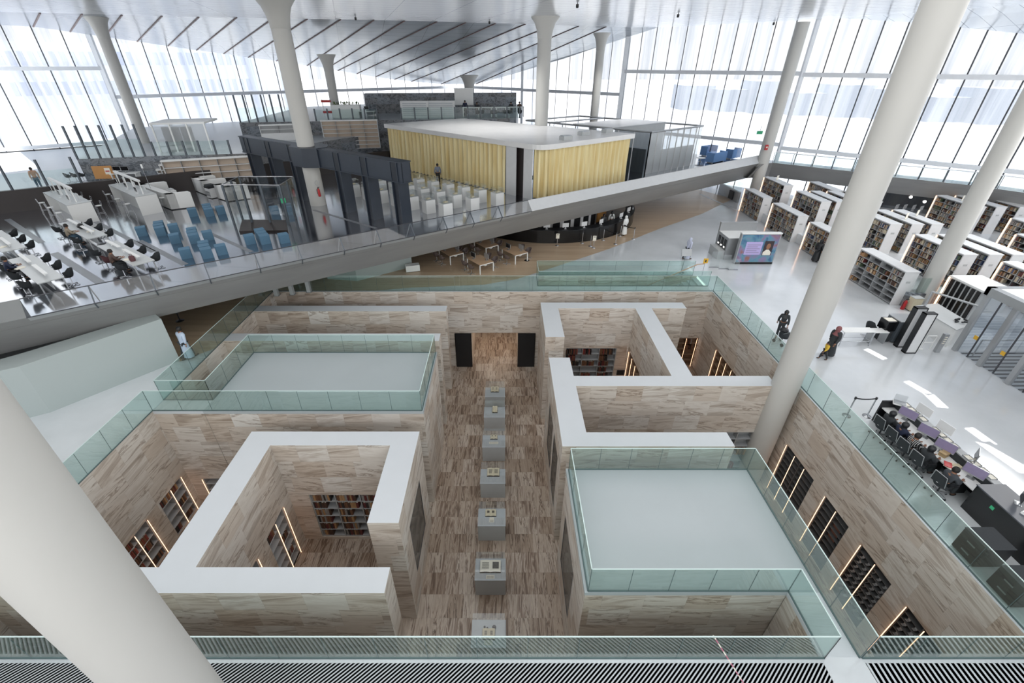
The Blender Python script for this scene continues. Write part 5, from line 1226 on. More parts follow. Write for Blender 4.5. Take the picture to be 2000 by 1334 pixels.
M['scr'] = scr_mat(); M['scrtext'] = mat('lilac caption field', srgb(166, 156, 200), .3, emit=srgb(166, 156, 200), es=.2, noise=0); M['portrait'] = mat('portrait ground', srgb(52, 44, 48), .3, emit=srgb(52, 44, 48), es=.3, noise=.1)
MB().quad((.08, -.01, .18), (2.84, -.01, .18), (2.84, -.01, 2.28), (.08, -.01, 2.28)).build('picture', 'scr', t)
MB().quad((.5, -.02, .75), (1.72, -.02, .75), (1.72, -.02, 1.75), (.5, -.02, 1.75)).build('caption_field', 'scrtext', t)
mb = MB()
for i in range(5): mb.quad((.62, -.025, .9 + i * .15), (1.6 - .2 * (i % 2), -.025, .9 + i * .15), (1.6 - .2 * (i % 2), -.025, .945 + i * .15), (.62, -.025, .945 + i * .15))
mb.build('lettering', 'lavender', t)
MB().quad((1.86, -.02, .7), (2.55, -.02, .7), (2.55, -.02, 1.82), (1.86, -.02, 1.82)).build('portrait_field', 'portrait', t)
MB().ball((2.2, -.022, 1.4), .2, 14, 8, .8, .03, 1.15).build('portrait_face', 'skin', t); MB().lathe([(.3, .72), (.3, .95), (.1, 1.15)], 14, (2.2, -.02, 0), 1, .03).build('portrait_suit', 'paper', t)
# ---- book return machine
t = thing('return_machine', 'grey self service book return machine behind the digital screen', 'machine', (17.05, 32.95, 0))
MB().box(0, 2.8, 0, 1.9, 0, 1.72).build('body', 'alu', t); MB().box(-.02, 2.85, 1.75, 1.95, 0, 2.42).build('back_wall', 'alu', t); MB().box(-.03, 2.83, -.03, 1.75, 1.72, 1.76).build('top', 'white', t)
for i in range(3): l = MB().box(-.03, .0, .22 + i * .52, .56 + i * .52, .75, 1.5).build('slot_panel', 'blackgloss', t); MB().box(-.045, -.03, .3 + i * .52, .48 + i * .52, .85, .95).build('slot_lamp', 'lamp', l)
MB().box(-.5, 0, .1, 1.7, 0, .7).build('bin', 'plinth', t)
for i, (x, y, h) in enumerate(((15.7, 31.4, 1.25), (16.3, 31.1, 1.1), (16.9, 30.9, .9))):
    t = thing('gate_panel', 'clear acrylic gate panel beside the digital screen, %s from the return machine' % ORD[i], 'gate', (x, y, 0)); MB().box(-.35, .35, -.02, .02, .05, h).build('acrylic', 'clearglass', t); MB().box(-.37, .37, -.04, .04, 0, .05).build('foot', 'chrome', t)
# ================================================================ THE BOOK HALL ON THE RIGHT
ZR = .8
rp_ = [(24.75, 47), (24.9, 29.6), (25.1, 25.1), (27.2, 25.0), (27.2, 22.6), (36, 20), (60, 22), (52, 38), (33, 49)]
struct('floor', MB().prism(rp_, .01, ZR), 'floor')
mw = thing('marble_wall', 'low dark marble wall at the foot of the raised book hall', 'wall', (0, 0, 0)); MB().prism([(24.95, 25.3), (25.15, 24.98), (27.2, 24.95), (27.2, 25.1), (25.3, 25.15)], 0, .95).build('marble', 'darkstone', mw)
MB().quad((25.05, 25.05, .95), (27.1, 25.0, .95), (27.1, 25.0, 1.95), (25.05, 25.05, 1.95)).build('glass_panel', 'railglass', mw)
HALL = []
def stack_proto(L):
    t = thing('book_stack', '', 'bookshelf'); D, H_ = .8, 2.2                  # front face -x, length along -y from the origin
    for y in (0, -L): MB().box(-.02, D + .02, y - .03, y + .03, 0, H_).build('end_panel', 'shelfwhite', t)
    MB().box(-.05, D + .05, -L - .05, .05, H_, H_ + .06).build('top_panel', 'shelfwhite', t)
    MB().box(D / 2 - .02, D / 2 + .02, -L, 0, 0, H_).build('back_panel', 'shelfdark', t)
    for j in range(7): z = .06 + j * .345; MB().box(0, D, -L + .03, -.03, z, z + .025).build('shelf', 'shelfgrey', t)
    n = max(2, round(L / .95))
    for i in range(1, n): MB().box(.01, D - .01, -L * i / n - .015, -L * i / n + .015, .05, H_).build('upright', 'shelfgrey', t)
    MB().bar((-.06, .04, .02), (-.06, .04, H_), .05).build('light_strip', 'led', t, 'warm glowing light strip at the stack end')
    MB().box(D * .35, D * .65, -L - .045, -L - .03, 1.5, 1.62).build('sign_plate', 'plinth', t)
    return t
SPR = {}
def stack(x, y, L, z, label):
    if L not in SPR: SPR[L] = Proto(stack_proto(L))
    SPR[L].put((x, y, z), 0, label, 'white book stacks of the hall'); HALL.append((x, y, L, z))
lab1 = ['white book stack of the front row farthest back, by the tip column', 'second white book stack of the front row from the back', 'white book stack of the front row beside the thick column', 'nearest white book stack of the front row, partly empty, by the marble wall']
for (y, L), lb in zip(((46.58, 3.7), (41.05, 4.05), (35.31, 4.05), (29.36, 4.05)), lab1): stack(24.4, y, L, 0, lb)
rowsY = [(48.1, 'rearmost bay'), (42.2, 'third bay back'), (36.0, 'second bay back'), (29.9, 'bay behind the marble wall')]
for xi, x in enumerate((26.85, 28.15, 29.72, 31.15)):
    for yi, (y, nm) in enumerate(rowsY):
        if x < 27 and yi > 1: continue
        if x > 28 and yi == 0: continue
        stack(x, y, 3.8, ZR, 'white book stack in the %s, %s row counted from the pit' % (nm, ORD[xi + 1]))
stack(30.3, 46.0, 3.8, ZR, 'small distant white book stack under the steel balcony')
stack(29.5, 24.95, 3.8, ZR, 'white book stack with a warm light strip behind the black panelled kiosk'); stack(31.2, 23.6, 3.8, ZR, 'white book stack second behind the black panelled kiosk')
for xi, x in enumerate((38.45, 40.15, 42.05)):
    for yi, (y, nm) in enumerate(((40.6, 'far right back group'), (33.72, 'far right front group'))): stack(x, y, 3.8, ZR, 'white book stack in the %s, %s row' % (nm, ORD[xi]))
stack(35.2, 30.0, 3.8, ZR, 'white book stack standing alone between the two hall groups'); stack(45.5, 38.5, 3.8, ZR, 'white book stack at the right frame edge under the balcony')
# books of the hall and the pit cases that are past the countable limit: one object
mb = MB(); names = [n for n, _ in BOOKCOL]; mats_ = [BM[n][0].materials[0] for n in names]
wts = [names.index(n) for n in ('brown', 'tan', 'cream', 'grey', 'black', 'dark brown', 'grey', 'tan', 'cream', 'grey', 'black', 'dark brown', 'green', 'blue', 'tan', 'maroon', 'cream', 'grey')]
rb_ = random.Random(3)
for si, (x, y, L, z) in enumerate(HALL):
    n = max(2, round(L / .95)); sparse = (si == 3)
    for j in range(6):
        for i in range(n):
            y0, y1 = -L * i / n - .04, -L * (i + 1) / n + .04
            if sparse and j < 3 and rb_.random() < .75: continue
            if rb_.random() < .05: continue
            yy = y0 - rb_.random() * .06; end = y1 + rb_.random() * (.5 if (sparse or rb_.random() < .3) else .12); base = rb_.choice(wts)
            while yy - .06 > end:
                w = rb_.uniform(.03, .075); h = rb_.uniform(.2, .3); mb.mat(rb_.choice(wts) if rb_.random() < .55 else base)
                mb.box(x + .02, x + .26, y + yy - w, y + yy, z + .085 + j * .345, z + .085 + j * .345 + h, skip=('-z', '+x')); yy -= w + .004
for (x, y, z, rz, nm, k, s_) in REST: mb.mat(names.index(nm)); mb.cbox((x, y, z + .18), (.07, .25, .36), rz)
o = mb.build('book_rows', mats_); tag(o, 'rows of books filling the white stacks of the right hall', 'books', None, 'stuff')
# lights in the dark recess under the balcony, row of dark monitors
for i, (u, v) in enumerate(((1779, 385), (1806, 394))):
    p = G(u, v, 2.3); t = thing('wall_lamp', 'small round lamp glowing in the dark recess under the balcony, %s' % ['farther one', 'nearer one'][i], 'lamp', p); MB().ball((0, 0, 0), .13, 12, 8).build('bulb', 'lamp', t); MB().box(-.05, .05, .08, .2, -.05, .05).build('bracket', 'alu', t)
for i, (u, v) in enumerate(((1752, 404), (1768, 404), (1785, 405), (1800, 407))):
    p = G(u, v, 2.6); P_monoff.put((p.x, p.y, p.z - .3), .5, '%s dark monitor in the row under the balcony' % ORD[i], 'monitors under the balcony')
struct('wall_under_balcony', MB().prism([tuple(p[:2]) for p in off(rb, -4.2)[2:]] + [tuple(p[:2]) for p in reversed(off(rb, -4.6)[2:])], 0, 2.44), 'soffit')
# ---- security point
t = thing('folding_table', 'white topped steel frame table beside the woman in black', 'table', (18.05, 20.42, 0)); MB().box(0, 1.66, 0, .5, .87, .9).build('top', 'white', t)
for x in (.03, 1.63):
    for y in (.03, .47): MB().bar((x, y, 0), (x, y, .87), .035).build('leg', 'chrome', t)
MB().path([(.03, .03, .3), (1.63, .03, .3), (1.63, .47, .3), (.03, .47, .3), (.03, .03, .3)], .016).build('stretcher', 'chrome', t)
t = thing('desk', 'narrow white desk between the frame table and the scanner', 'desk', (19.85, 20.62, 0)); MB().box(0, .8, 0, .5, .72, .75).build('top', 'white', t)
for x in (.03, .77): MB().box(x - .02, x + .02, .02, .48, 0, .72).build('leg', 'alu', t)
p = G(1718, 668); P_dark.put((20.3, 21.5, 0), PI, 'black chair at the narrow white desk by the scanner')
t = thing('baggage_scanner', 'grey and black baggage scanner by the white gates', 'scanner', (20.75, 20.75, 0)); MB().box(.35, 1.35, 0, .9, .1, 1.3).build('body', 'postgrey', t); MB().box(.33, 1.37, -.02, .92, 1.3, 1.34).build('lid', 'alu', t); MB().box(-.2, .35, .1, .7, .7, 1.25).build('tunnel', 'blackgloss', t); MB().box(-.1, .35, .15, .65, 0, .7).build('pedestal', 'charcoal', t); MB().box(-.16, .3, .2, .6, 1.25, 1.27).build('tray', 'paper', t)
for i, (x, y) in enumerate(((21.12, 20.32), (21.1, 19.72))):
    t = thing('security_gate', ['white security gate panel behind its twin, beside the scanner', 'white security gate panel in front, with black edges'][i], 'gate', (x, y, 0))
    MB().box(.03, .55, .02, .26, .06, 2.32).build('panel', 'shelfwhite', t); MB().box(0, .58, 0, .28, 0, .06).box(0, .04, 0, .28, 0, 2.36).box(.54, .58, 0, .28, 0, 2.36).box(0, .58, 0, .28, 2.32, 2.36).build('edge_frame', 'black', t)
t = thing('guard_counter', 'white guard counter with papers behind the security gates', 'counter', (23.8, 20.35, 0)); MB().prism([(0, 0), (1.3, .6), (1.45, 3.0), (0, 2.7)], 0, 1.05).build('body', 'white', t); MB().prism([(-.04, -.04), (1.34, .56), (1.49, 3.04), (-.04, 2.74)], 1.05, 1.1).build('top', 'tablegrey', t)
f0, f1 = Vector((.25, 2.5, 1.1)), Vector((1.25, .75, 1.1)); MB().path([f0, f0 + Vector((0, 0, 1.0)), f1 + Vector((0, 0, 1.0)), f1], .055, 8).build('frame', 'alu', t)
t2 = thing('clutter', 'pile of dark cables and gear on the guard counter', 'gear', (24.75, 21.2, 1.1))
for i in range(7): MB().cbox((random.uniform(-.3, .3), random.uniform(-.25, .25), .04 + .03 * (i % 3)), (.22, .08, .05), random.random() * 3).build('cable_box', 'black', t2)
t = thing('turnstile_post', 'slim steel reader post before the glass vestibule', 'post', (22.9, 19.9, 0)); MB().box(-.12, .12, -.08, .08, 0, 1.1).build('shaft', 'alu', t)
for j in range(4): MB().box(-.06, .06, -.1, -.08, .55 + j * .12, .61 + j * .12).build('button', 'paper', t)
t = thing('low_barrier', 'low white barrier frame beside the security gates', 'barrier', (22.3, 20.2, 0)); MB().path([(0, 0, 0), (0, 0, .8), (.5, 0, .8), (.5, 0, 0)], .025).path([(0, 0, .4), (.5, 0, .4)], .02).build('frame', 'white', t); MB().lathe([(.12, 0), (.12, .015), (.03, .03)], 12).build('foot', 'white', t)
# black panelled kiosk with light strip
t = thing('panelled_kiosk', 'white topped kiosk with black and grey vertical panels and a warm light strip', 'kiosk', (26.75, 22.7, 0)); MB().box(.04, 1.8, .04, 2.1, 0, 2.12).build('body', 'plinth', t); MB().box(-.05, 1.86, -.05, 2.2, 2.12, 2.22).build('top_panel', 'white', t)
for j in range(6): MB().box(-.02, .04, .12 + j * .34, .32 + j * .34, .1, 2.05).build('panel', 'blackgloss', t)
MB().bar((-.05, 2.15, 0), (-.05, 2.15, 2.12), .07).build('light_strip', 'led', t)
t = thing('cabinet', 'beige low cabinet against the marble wall', 'cabinet', (24.95, 24.45, 0)); MB().box(0, .55, 0, .4, .05, .85).build('body', 'parch', t); MB().box(-.02, .57, -.02, .42, .85, .88).build('top', 'plinth', t); MB().box(.03, .52, .03, .37, 0, .05).build('plinth', 'black', t)
t = thing('fire_extinguisher', 'red fire extinguisher standing beside the beige cabinet and front stack', 'fire extinguisher', (24.75, 24.75, 0)); MB().lathe([(.1, 0), (.11, .02), (.11, .5), (.05, .6), (.03, .62)], 14).build('cylinder', 'red', t); MB().cbox((.04, 0, .68), (.16, .04, .05)).build('valve', 'black', t); MB().path([(0, 0, .65), (-.13, -.02, .5), (-.12, -.02, .2)], .015).build('hose', 'black', t)
# ---- glass vestibule
vs_ = thing('glass_vestibule', 'steel framed glass door vestibule with slatted mat at the right edge', 'vestibule', (24.0, 20.05, 0)); VH = 3.25; VW, VD = 6.0, 7.6
for y in (0, -1.45, -2.95, -4.4, -5.9, -7.4): MB().box(-.09, .09, y - .11, y + .11, 0, VH).build('post', 'alu', vs_)
MB().box(-.16, .2, -VD, .14, VH, VH + .4).box(-.16, VW, -.05, .16, VH, VH + .4).build('header', 'alu', vs_)
MB().box(.2, VW, -VD, -.05, VH + .28, VH + .36).build('roof', 'white', vs_); MB().path([(1.9, -.1, VH + .38), (1.9, -VD, VH + .38)], .03).path([(.3, -2.4, VH + .38), (VW, -2.4, VH + .38)], .03).build('roof_seam', 'transom', vs_)
for i, y in enumerate((0, -1.45, -2.95, -4.4, -5.9)):
    MB().quad((0, y - .12, .05), (0, y - 1.34, .05), (0, y - 1.34, VH - .05), (0, y - .12, VH - .05)).build('glass_panel', 'greyglass', vs_); MB().bar((0, y - .72, .05), (0, y - .72, VH - .05), .05).build('stile', 'mullion', vs_)
    MB().cbox((-.03, y - .6, 1.15), (.02, .2, .2)).build('sticker', 'yellow', vs_)
for i in range(3): MB().quad((.2 + i * 1.9, 0, .05), (2.0 + i * 1.9, 0, .05), (2.0 + i * 1.9, 0, VH), (.2 + i * 1.9, 0, VH)).build('glass_panel', 'greyglass', vs_)
for i in range(4): MB().bar((.1 + i * 1.9, .0, 0), (.1 + i * 1.9, 0, VH), .1).build('post', 'alu', vs_)
mb = MB()
for i in range(24): mb.box(.1, VW, -VD + .1 + i * .31, -VD + .2 + i * .31, .005, .03)
mb.build('mat_slats', 'mullion', vs_); MB().path([(.4, -.6, 1.0), (3.0, -.6, 1.0)], .03).path([(.4, -.6, .05), (.4, -.6, 1.0)], .03).build('inner_rail', 'alu', vs_)
# ---- staff desk above the right pit wall
t = thing('staff_desk', 'long staff desk with black panels and white worktop beside the right pit railing', 'desk', (15.75, 10.2, 0)); L = 4.36
MB().box(.1, .9, 0, L, .70, .74).build('worktop', 'white', t); MB().box(.62, .92, 0, L, 1.02, 1.06).build('upper_shelf', 'shelfgrey', t); MB().box(.86, .92, 0, L, 0, 1.02).build('front_panel', 'black', t)
MB().box(.0, .92, L - .06, L, 0, 1.08).build('end_panel', 'black', t); MB().box(.6, .63, 0, L, .74, 1.02).build('divider', 'charcoal', t)
for i in range(4): MB().box(.16, .6, .5 + i * 1.05, .95 + i * 1.05, .02, .58).build('pedestal', 'black', t)
t = thing('black_counter', 'long black service counter in front of the staff desk', 'counter', (15.75, 3.0, 0)); MB().box(0, .9, 0, 7.15, 0, 1.06).build('body', 'blackgloss', t); MB().box(-.02, .94, -.02, 7.17, 1.06, 1.1).build('top', mat('dark grey worktop', srgb(84, 88, 96), .4), t)
MB().box(-.01, 0, 6.4, 6.52, .75, .87).build('sticker', 'green', t)
ti = 0
for i in range(14):
    y = 10.5 + i * .29
    if i in (4, 9): continue
    t = thing('paper_tray', 'white document tray on the staff desk upper shelf, %s from the black counter' % ORD[ti], 'tray', (16.52, y, 1.06), 0, 'document trays on the staff desk'); ti += 1
    MB().box(-.12, .12, -.12, .12, 0, .01).box(-.12, -.11, -.12, .12, .01, .05).box(.11, .12, -.12, .12, .01, .05).box(-.12, .12, .11, .12, .01, .05).build('tray', 'alu', t); MB().box(-.1, .1, -.1, .1, .012, .03).build('sheets', 'paper', t)
def at_desk(u, v, z): p = G(u, v, z); return p
for i, (y, who) in enumerate(((13.75, 'person in the black headscarf'), (12.75, 'person in navy'), (11.95, 'person in stripes'), (10.75, 'man in the grey jacket'))):
    P_lav.put((16.22, y, .74), PI / 2 + .5, 'lavender lit monitor in front of the ' + who, 'monitors on the staff desk')
for i, (y, k_) in enumerate(((13.6, 'first back facing screen'), (12.6, 'second back facing screen'))): P_mon.put((16.6, y, 1.06), -PI / 2 + .2, 'grey %s for visitors on the staff desk' % k_, 'visitor screens on the staff desk')
for i, (y, h) in enumerate(((11.2, 'beside the trays'), (9.4, 'on the black counter end'))): P_monoff.put((16.35 if y < 10.2 else 16.52, y, 1.1 if y < 10.2 else 1.06), .8, 'small black card terminal screen %s' % h)
def laptop(label, p, rz):
    t = thing('laptop', label, 'laptop', p, rz); MB().box(-.2, .2, -.14, .14, 0, .02).build('keyboard', 'alu', t); MB().cbox((0, .18, .13), (.4, .015, .26), 0, -.3).build('screen', 'plinthtop', t); MB().box(-.22, .22, -.16, .16, -.06, -.0).build('riser', 'white', t)
laptop('silver laptop standing on the far end of the staff desk', (16.3, 14.35, 1.12), -.6); laptop('white laptop on the long black counter', (16.3, 8.9, 1.16), -1.2)
t = thing('document_pile', 'pile of papers and a red folder on the staff desk', 'papers', (16.05, 11.25, .74), .4); MB().box(-.25, .25, -.18, .18, 0, .03).build('papers', 'paper', t); MB().cbox((-.1, .12, .045), (.3, .22, .02), .5).build('folder', 'red', t); MB().cbox((.12, -.05, .05), (.26, .2, .02), -.3).build('papers', 'parch', t)
t = thing('carton', 'brown carton box on the staff desk beside the dividers', 'box', (16.15, 11.8, .74), .4); MB().box(-.14, .14, -.11, .11, 0, .16).build('body', 'box', t); MB().cbox((-.17, 0, .2), (.08, .22, .01), 0, -.5, 'Y').cbox((.17, 0, .2), (.08, .22, .01), 0, .5, 'Y').build('flap', 'box', t)
for i, (y, who) in enumerate(((13.6, 'black headscarf'), (12.95, 'navy jacket'), (12.35, 'striped shirt'), (11.7, 'black hood'), (10.7, 'grey jacket'))):
    P_office.put((15.35 - .0 * i, y, 0), -PI / 2 + .15, 'black mesh office chair of the person with the ' + who, 'office chairs at the staff desk')
for i, (x, y) in enumerate(((14.86, 14.83), (15.72, 14.8))): SP.put((x, y, 0), 0, ['chrome stanchion next to the right pit railing', 'chrome stanchion next to the end of the staff desk'][i])
belt((14.86, 14.83), (15.72, 14.8), 'black belt between the two stanchions at the staff desk')
for i, (y, h) in enumerate(((7.95, .85), (6.75, .8))):
    t = thing('storage_cabinet', ['black storage cabinet against the railing, nearer the staff', 'black storage cabinet against the railing, nearest the front corner'][i], 'cabinet', (14.2, y, 0)); MB().box(0, .85, 0, .75, .03, h).build('body', 'black', t); MB().box(-.01, .86, -.01, .76, h, h + .025).build('top', 'charcoal', t)
    for z in (.2, .55): MB().box(-.015, 0, .25, .5, z, z + .04).build('handle', 'alu', t)
    for x in (.05, .75): MB().box(x, x + .06, .05, .7, 0, .03).build('foot', 'black', t)
t = thing('barrier_tape', 'pink and white barrier tape hanging over the front glass railing', 'tape', (0, 0, 0)); a_, b_ = G(1393, 1241, 1.1), G(1452, 1334, .02); mb = MB(); k_ = 12
for i in range(k_): mb.mat(i % 2).bar(a_.lerp(b_, i / k_), a_.lerp(b_, (i + 1) / k_), .012, .03)
mb.build('ribbon', ['paper', mat('pink tape', srgb(190, 120, 140), .6)], t)

# ---- small things of the hall
for i, (u, v) in enumerate(((694, 33), (956, 41), (1128, 7), (1325, 27), (1512, 43))):
    p = G(u, v, ZC - .05) if v < 46 else G(u, v, ZC); t = thing('ceiling_spot', 'tiny black spot fitting under the white ceiling, %s along the row' % ORD[i], 'spotlight', (p.x, p.y, ZC - .3), 0, 'black ceiling spots')
    MB().lathe([(.06, 0), (.1, .04), (.1, .22)], 12).build('can', 'black', t); MB().tube((0, 0, .22), (0, 0, .32), .03).build('stem', 'black', t)
a, b = G(1402, 376), G(1438, 396); d_ = b - a; t = thing('steel_parapet', 'brushed steel parapet with glass beside the far end of the timber floor', 'parapet', (a.x, a.y, 0), math.atan2(d_.y, d_.x)); L = d_.length
MB().box(0, L, 0, .25, 0, 1.1).build('panel', 'alu', t); MB().quad((0, .2, 1.1), (L, .2, 1.1), (L, .2, 2.1), (0, .2, 2.1)).build('glass_panel', 'railglass', t); MB().box(L * .6, L * .8, -.12, 0, .1, .95).build('bin', 'black', t)
for i, (x, y) in enumerate(((25.55, 29.3), (25.6, 28.2), (25.7, 27.1))):
    t = thing('white_table', 'small white table in the row behind the nearest front stack, %s from the back' % ORD[i], 'table', (x + .3, y, ZR)); MB().box(-.5, .5, -.4, .4, .72, .76).build('top', 'white', t)
    for sx in (-.45, .45):
        for sy in (-.35, .35): MB().bar((sx, sy, 0), (sx, sy, .72), .05).build('leg', 'white', t)
for i, (k_, dy) in enumerate(((4, 1.6), (7, 1.2), (10, 2.6), (13, 1.8), (16, 1.5), (18, 2.0))):
    x, y, L, z = HALL[k_]; t = thing('sign_holder', 'clear acrylic sign holder on a white book stack top, %s counted from the balcony' % ORD[i], 'sign', (x + .4, y - dy, z + 2.26), .5); MB().box(-.14, .14, -.06, .06, 0, .02).build('foot', 'clearglass', t); MB().box(-.16, .16, -.012, .012, .02, .46).build('sheet', 'paper', t)
t = thing('exit_sign', 'small green exit sign hanging before the right glass facade', 'sign', tuple(G(1483, 262, 6.6))); MB().box(-.3, .3, -.03, .03, 0, .3).build('plate', 'green', t); MB().bar((0, 0, .3), (0, 0, .8), .03).build('rod', 'alu', t)
t = thing('call_point', 'small red call point fixed on the column at the terrace tip', 'alarm', (26.9, 49.5, 5.4)); MB().box(-.14, .14, -.06, .1, 0, .5).build('case', 'red', t); MB().box(-.08, .08, -.075, -.06, .2, .34).build('button', 'paper', t)
# ================================================================ PEOPLE
def skin_mesh(name, verts, edges, radii, root, mats, parent, level=1):
    me = bpy.data.meshes.new(name); me.from_pydata(verts, edges, []); o = bpy.data.objects.new(name, me); C.objects.link(o)
    md = o.modifiers.new('skin', 'SKIN'); md.use_smooth_shade = True
    sv = me.skin_vertices[0].data
    for i, r in enumerate(radii):
        sv[i].radius = r if isinstance(r, tuple) else (r, r)
    sv[root].use_root = True
    sb = o.modifiers.new('sub', 'SUBSURF'); sb.levels = level; sb.render_levels = level
    dg = bpy.context.evaluated_depsgraph_get(); dg.update(); nm = bpy.data.meshes.new_from_object(o.evaluated_get(dg))
    bpy.data.objects.remove(o); bpy.data.meshes.remove(me)
    for p in nm.polygons: p.use_smooth = True
    nm.name = name; nm.materials.clear()
    for m in mats: nm.materials.append(M[m] if isinstance(m, str) else m)
    return nm
def person(label, loc, rz, pose='stand', top='charcoal', bottom='black', robe=None, scarf=None, hair=True, h=1.72, arms=None, cap=None, group=None):
    s = h / 1.75; t = thing('person', label, 'person', loc, rz, group)
    sit = pose == 'sit'; stride = .26 if pose == 'walk' else .05
    pz = .52 if sit else .95
    J = {}; lean = .06 if sit else (.04 if pose == 'walk' else 0)
    def add(n, x, y, z, r): J[n] = (Vector((x, y, z)) * s, r * s)
    add('pelvis', 0, 0, pz, .135); add('waist', 0, lean * .3, pz + .18, .12); add('chest', 0, lean, pz + .37, .14); add('neck', 0, lean + .02, pz + .53, .055); add('head', 0, lean + .04, pz + .64, .082); add('crown', 0, lean + .035, pz + .74, .075)
    for sg, n in ((-1, 'l'), (1, 'r')):
        add('sh' + n, sg * .19, lean, pz + .46, .065)
        if sit: e_, w_ = (sg * .25, lean + .1, pz + .22), (sg * .14, lean + .36, pz + .24)
        elif pose == 'walk': e_, w_ = (sg * .25, lean - sg * .06, pz + .2), (sg * .26, lean + .06 - sg * .16, pz - .02)
        else: e_, w_ = (sg * .25, -.02, pz + .2), (sg * .24, .05, pz - .04)
        if arms and n in arms: e_, w_ = arms[n]
        add('el' + n, *e_, .045); add('wr' + n, *w_, .032)
        d = (Vector(w_) - Vector(e_)).normalized(); hp = Vector(w_) + d * .07; add('pa' + n, *hp, .036)
        st = sg * stride
        if sit: add('hi' + n, sg * .1, .06, pz, .09); add('kn' + n, sg * .12, .44, pz + .0, .06); add('an' + n, sg * .12, .42, .08, .042); add('to' + n, sg * .13, .58, .035, .034)
        else: add('hi' + n, sg * .09, 0, pz - .06, .088); add('kn' + n, sg * .1, st * .6 + .03, .5, .06); add('an' + n, sg * .1, st - .02, .09, .042); add('to' + n, sg * .11, st + .14, .035, .034)
    E_ = [('pelvis', 'waist'), ('waist', 'chest'), ('chest', 'neck'), ('neck', 'head'), ('head', 'crown')]
    for n in 'lr': E_ += [('chest', 'sh' + n), ('sh' + n, 'el' + n), ('el' + n, 'wr' + n), ('wr' + n, 'pa' + n), ('pelvis', 'hi' + n), ('hi' + n, 'kn' + n), ('kn' + n, 'an' + n), ('an' + n, 'to' + n)]
    def grow(names, rs, name, mats, edges=None, dr=0.0):
        idx = {n: i for i, n in enumerate(names)}
        ed = [(idx[a], idx[b]) for a, b in (edges or E_) if a in idx and b in idx]
        return skin_mesh(name, [J[n][0] for n in names], ed, [(J[n][1] + dr) * rs for n in names], 0, mats, t)
    body = grow(list(J), 1.0, 'body', ['skin', 'hair'])
    bm = bmesh.new(); bm.from_mesh(body)
    tmp = MB()
    for n in 'lr':                                   # four fingers and a thumb, curled a little
        p, w_ = J['pa' + n][0], J['wr' + n][0]; d = (p - w_).normalized(); sd = d.cross(Vector((0, 0, 1)) if abs(d.z) < .8 else Vector((0, 1, 0))).normalized(); dn = d.cross(sd)
        for k in range(4):
            b0 = p + d * .02 + sd * ((k - 1.5) * .018); L = (.075, .085, .08, .062)[k] * s; b1 = b0 + d * L * .55 + dn * .008; b2 = b1 + d * L * .4 - dn * .018; tmp.tube(b0, b1, .009, .008, 6); tmp.tube(b1, b2, .008, .006, 6)
        b0 = p - d * .03 + sd * .03; tmp.tube(b0, b0 + (d + sd).normalized() * .05, .011, .008, 6)
    hc = J['head'][0]; fy = J['head'][1]
    tmp.ball(hc + Vector((0, fy + .012, -.0)), .016, 6, 5, 1, 1.1, 1.6)
    for sg in (-1, 1): tmp.ball(hc + Vector((sg * (fy + .0), -.005, .0)), .022, 6, 5, .5, 1, 1.4)
    n0 = len(bm.verts); vv = [bm.verts.new(v) for v in tmp.v]
    for f in tmp.f:
        try: bm.faces.new([vv[i] for i in f]).smooth = True
        except ValueError: pass
    tmp2 = MB()
    for sg in (-1, 1): tmp2.ball(hc + Vector((sg * .032, fy - .004, .025)), .012, 6, 5)
    tmp2.cbox(hc + Vector((0, fy - .002, -.045)), (.05, .012, .01))
    vv = [bm.verts.new(v) for v in tmp2.v]
    for f in tmp2.f:
        try: bm.faces.new([vv[i] for i in f]).material_index = 1
        except ValueError: pass
    bm.to_mesh(body); bm.free()
    ob = bpy.data.objects.new('body', body); C.objects.link(ob); ob.parent = t
    def put(me, name): q = bpy.data.objects.new(name, me); C.objects.link(q); q.parent = t
    if robe:
        names = ['pelvis', 'waist', 'chest', 'neck', 'shl', 'ell', 'wrl', 'shr', 'elr', 'wrr']
        put(grow(names, 1.0, 'robe_top', [robe], dr=.028), 'robe_top')
        if not sit:
            prof = [(.27, .12), (.24, .45), (.20, .80), (.175, 1.02), (.16, 1.2)]; MB().lathe([(r * s, z * s) for r, z in prof], 18, (0, .02, 0), 1, .8, cap=False).build('robe_skirt', robe, t)
        else:
            put(grow(['pelvis', 'hil', 'knl', 'anl', 'hir', 'knr', 'anr'], 1.0, 'robe_skirt', [robe], dr=.05), 'robe_skirt')
        if not sit: put(grow(['pelvis', 'hil', 'knl', 'anl', 'hir', 'knr', 'anr'], 1.0, 'trousers', [bottom], dr=.012), 'trousers')
    else:
        put(grow(['pelvis', 'waist', 'chest', 'neck', 'shl', 'ell', 'wrl', 'shr', 'elr', 'wrr'], 1.0, 'shirt', [top], dr=.02), 'shirt')
        put(grow(['pelvis', 'hil', 'knl', 'anl', 'hir', 'knr', 'anr'], 1.0, 'trousers', [bottom], dr=.018), 'trousers')
    for n in 'lr': a_ = J['an' + n][0]; b_ = J['to' + n][0]; MB().ball((a_ + b_) / 2 - Vector((0, 0, .02 * s)), .1 * s, 10, 6, .5, 1.35, .42).build('shoe', 'black', t)
    c_ = J['crown'][0]
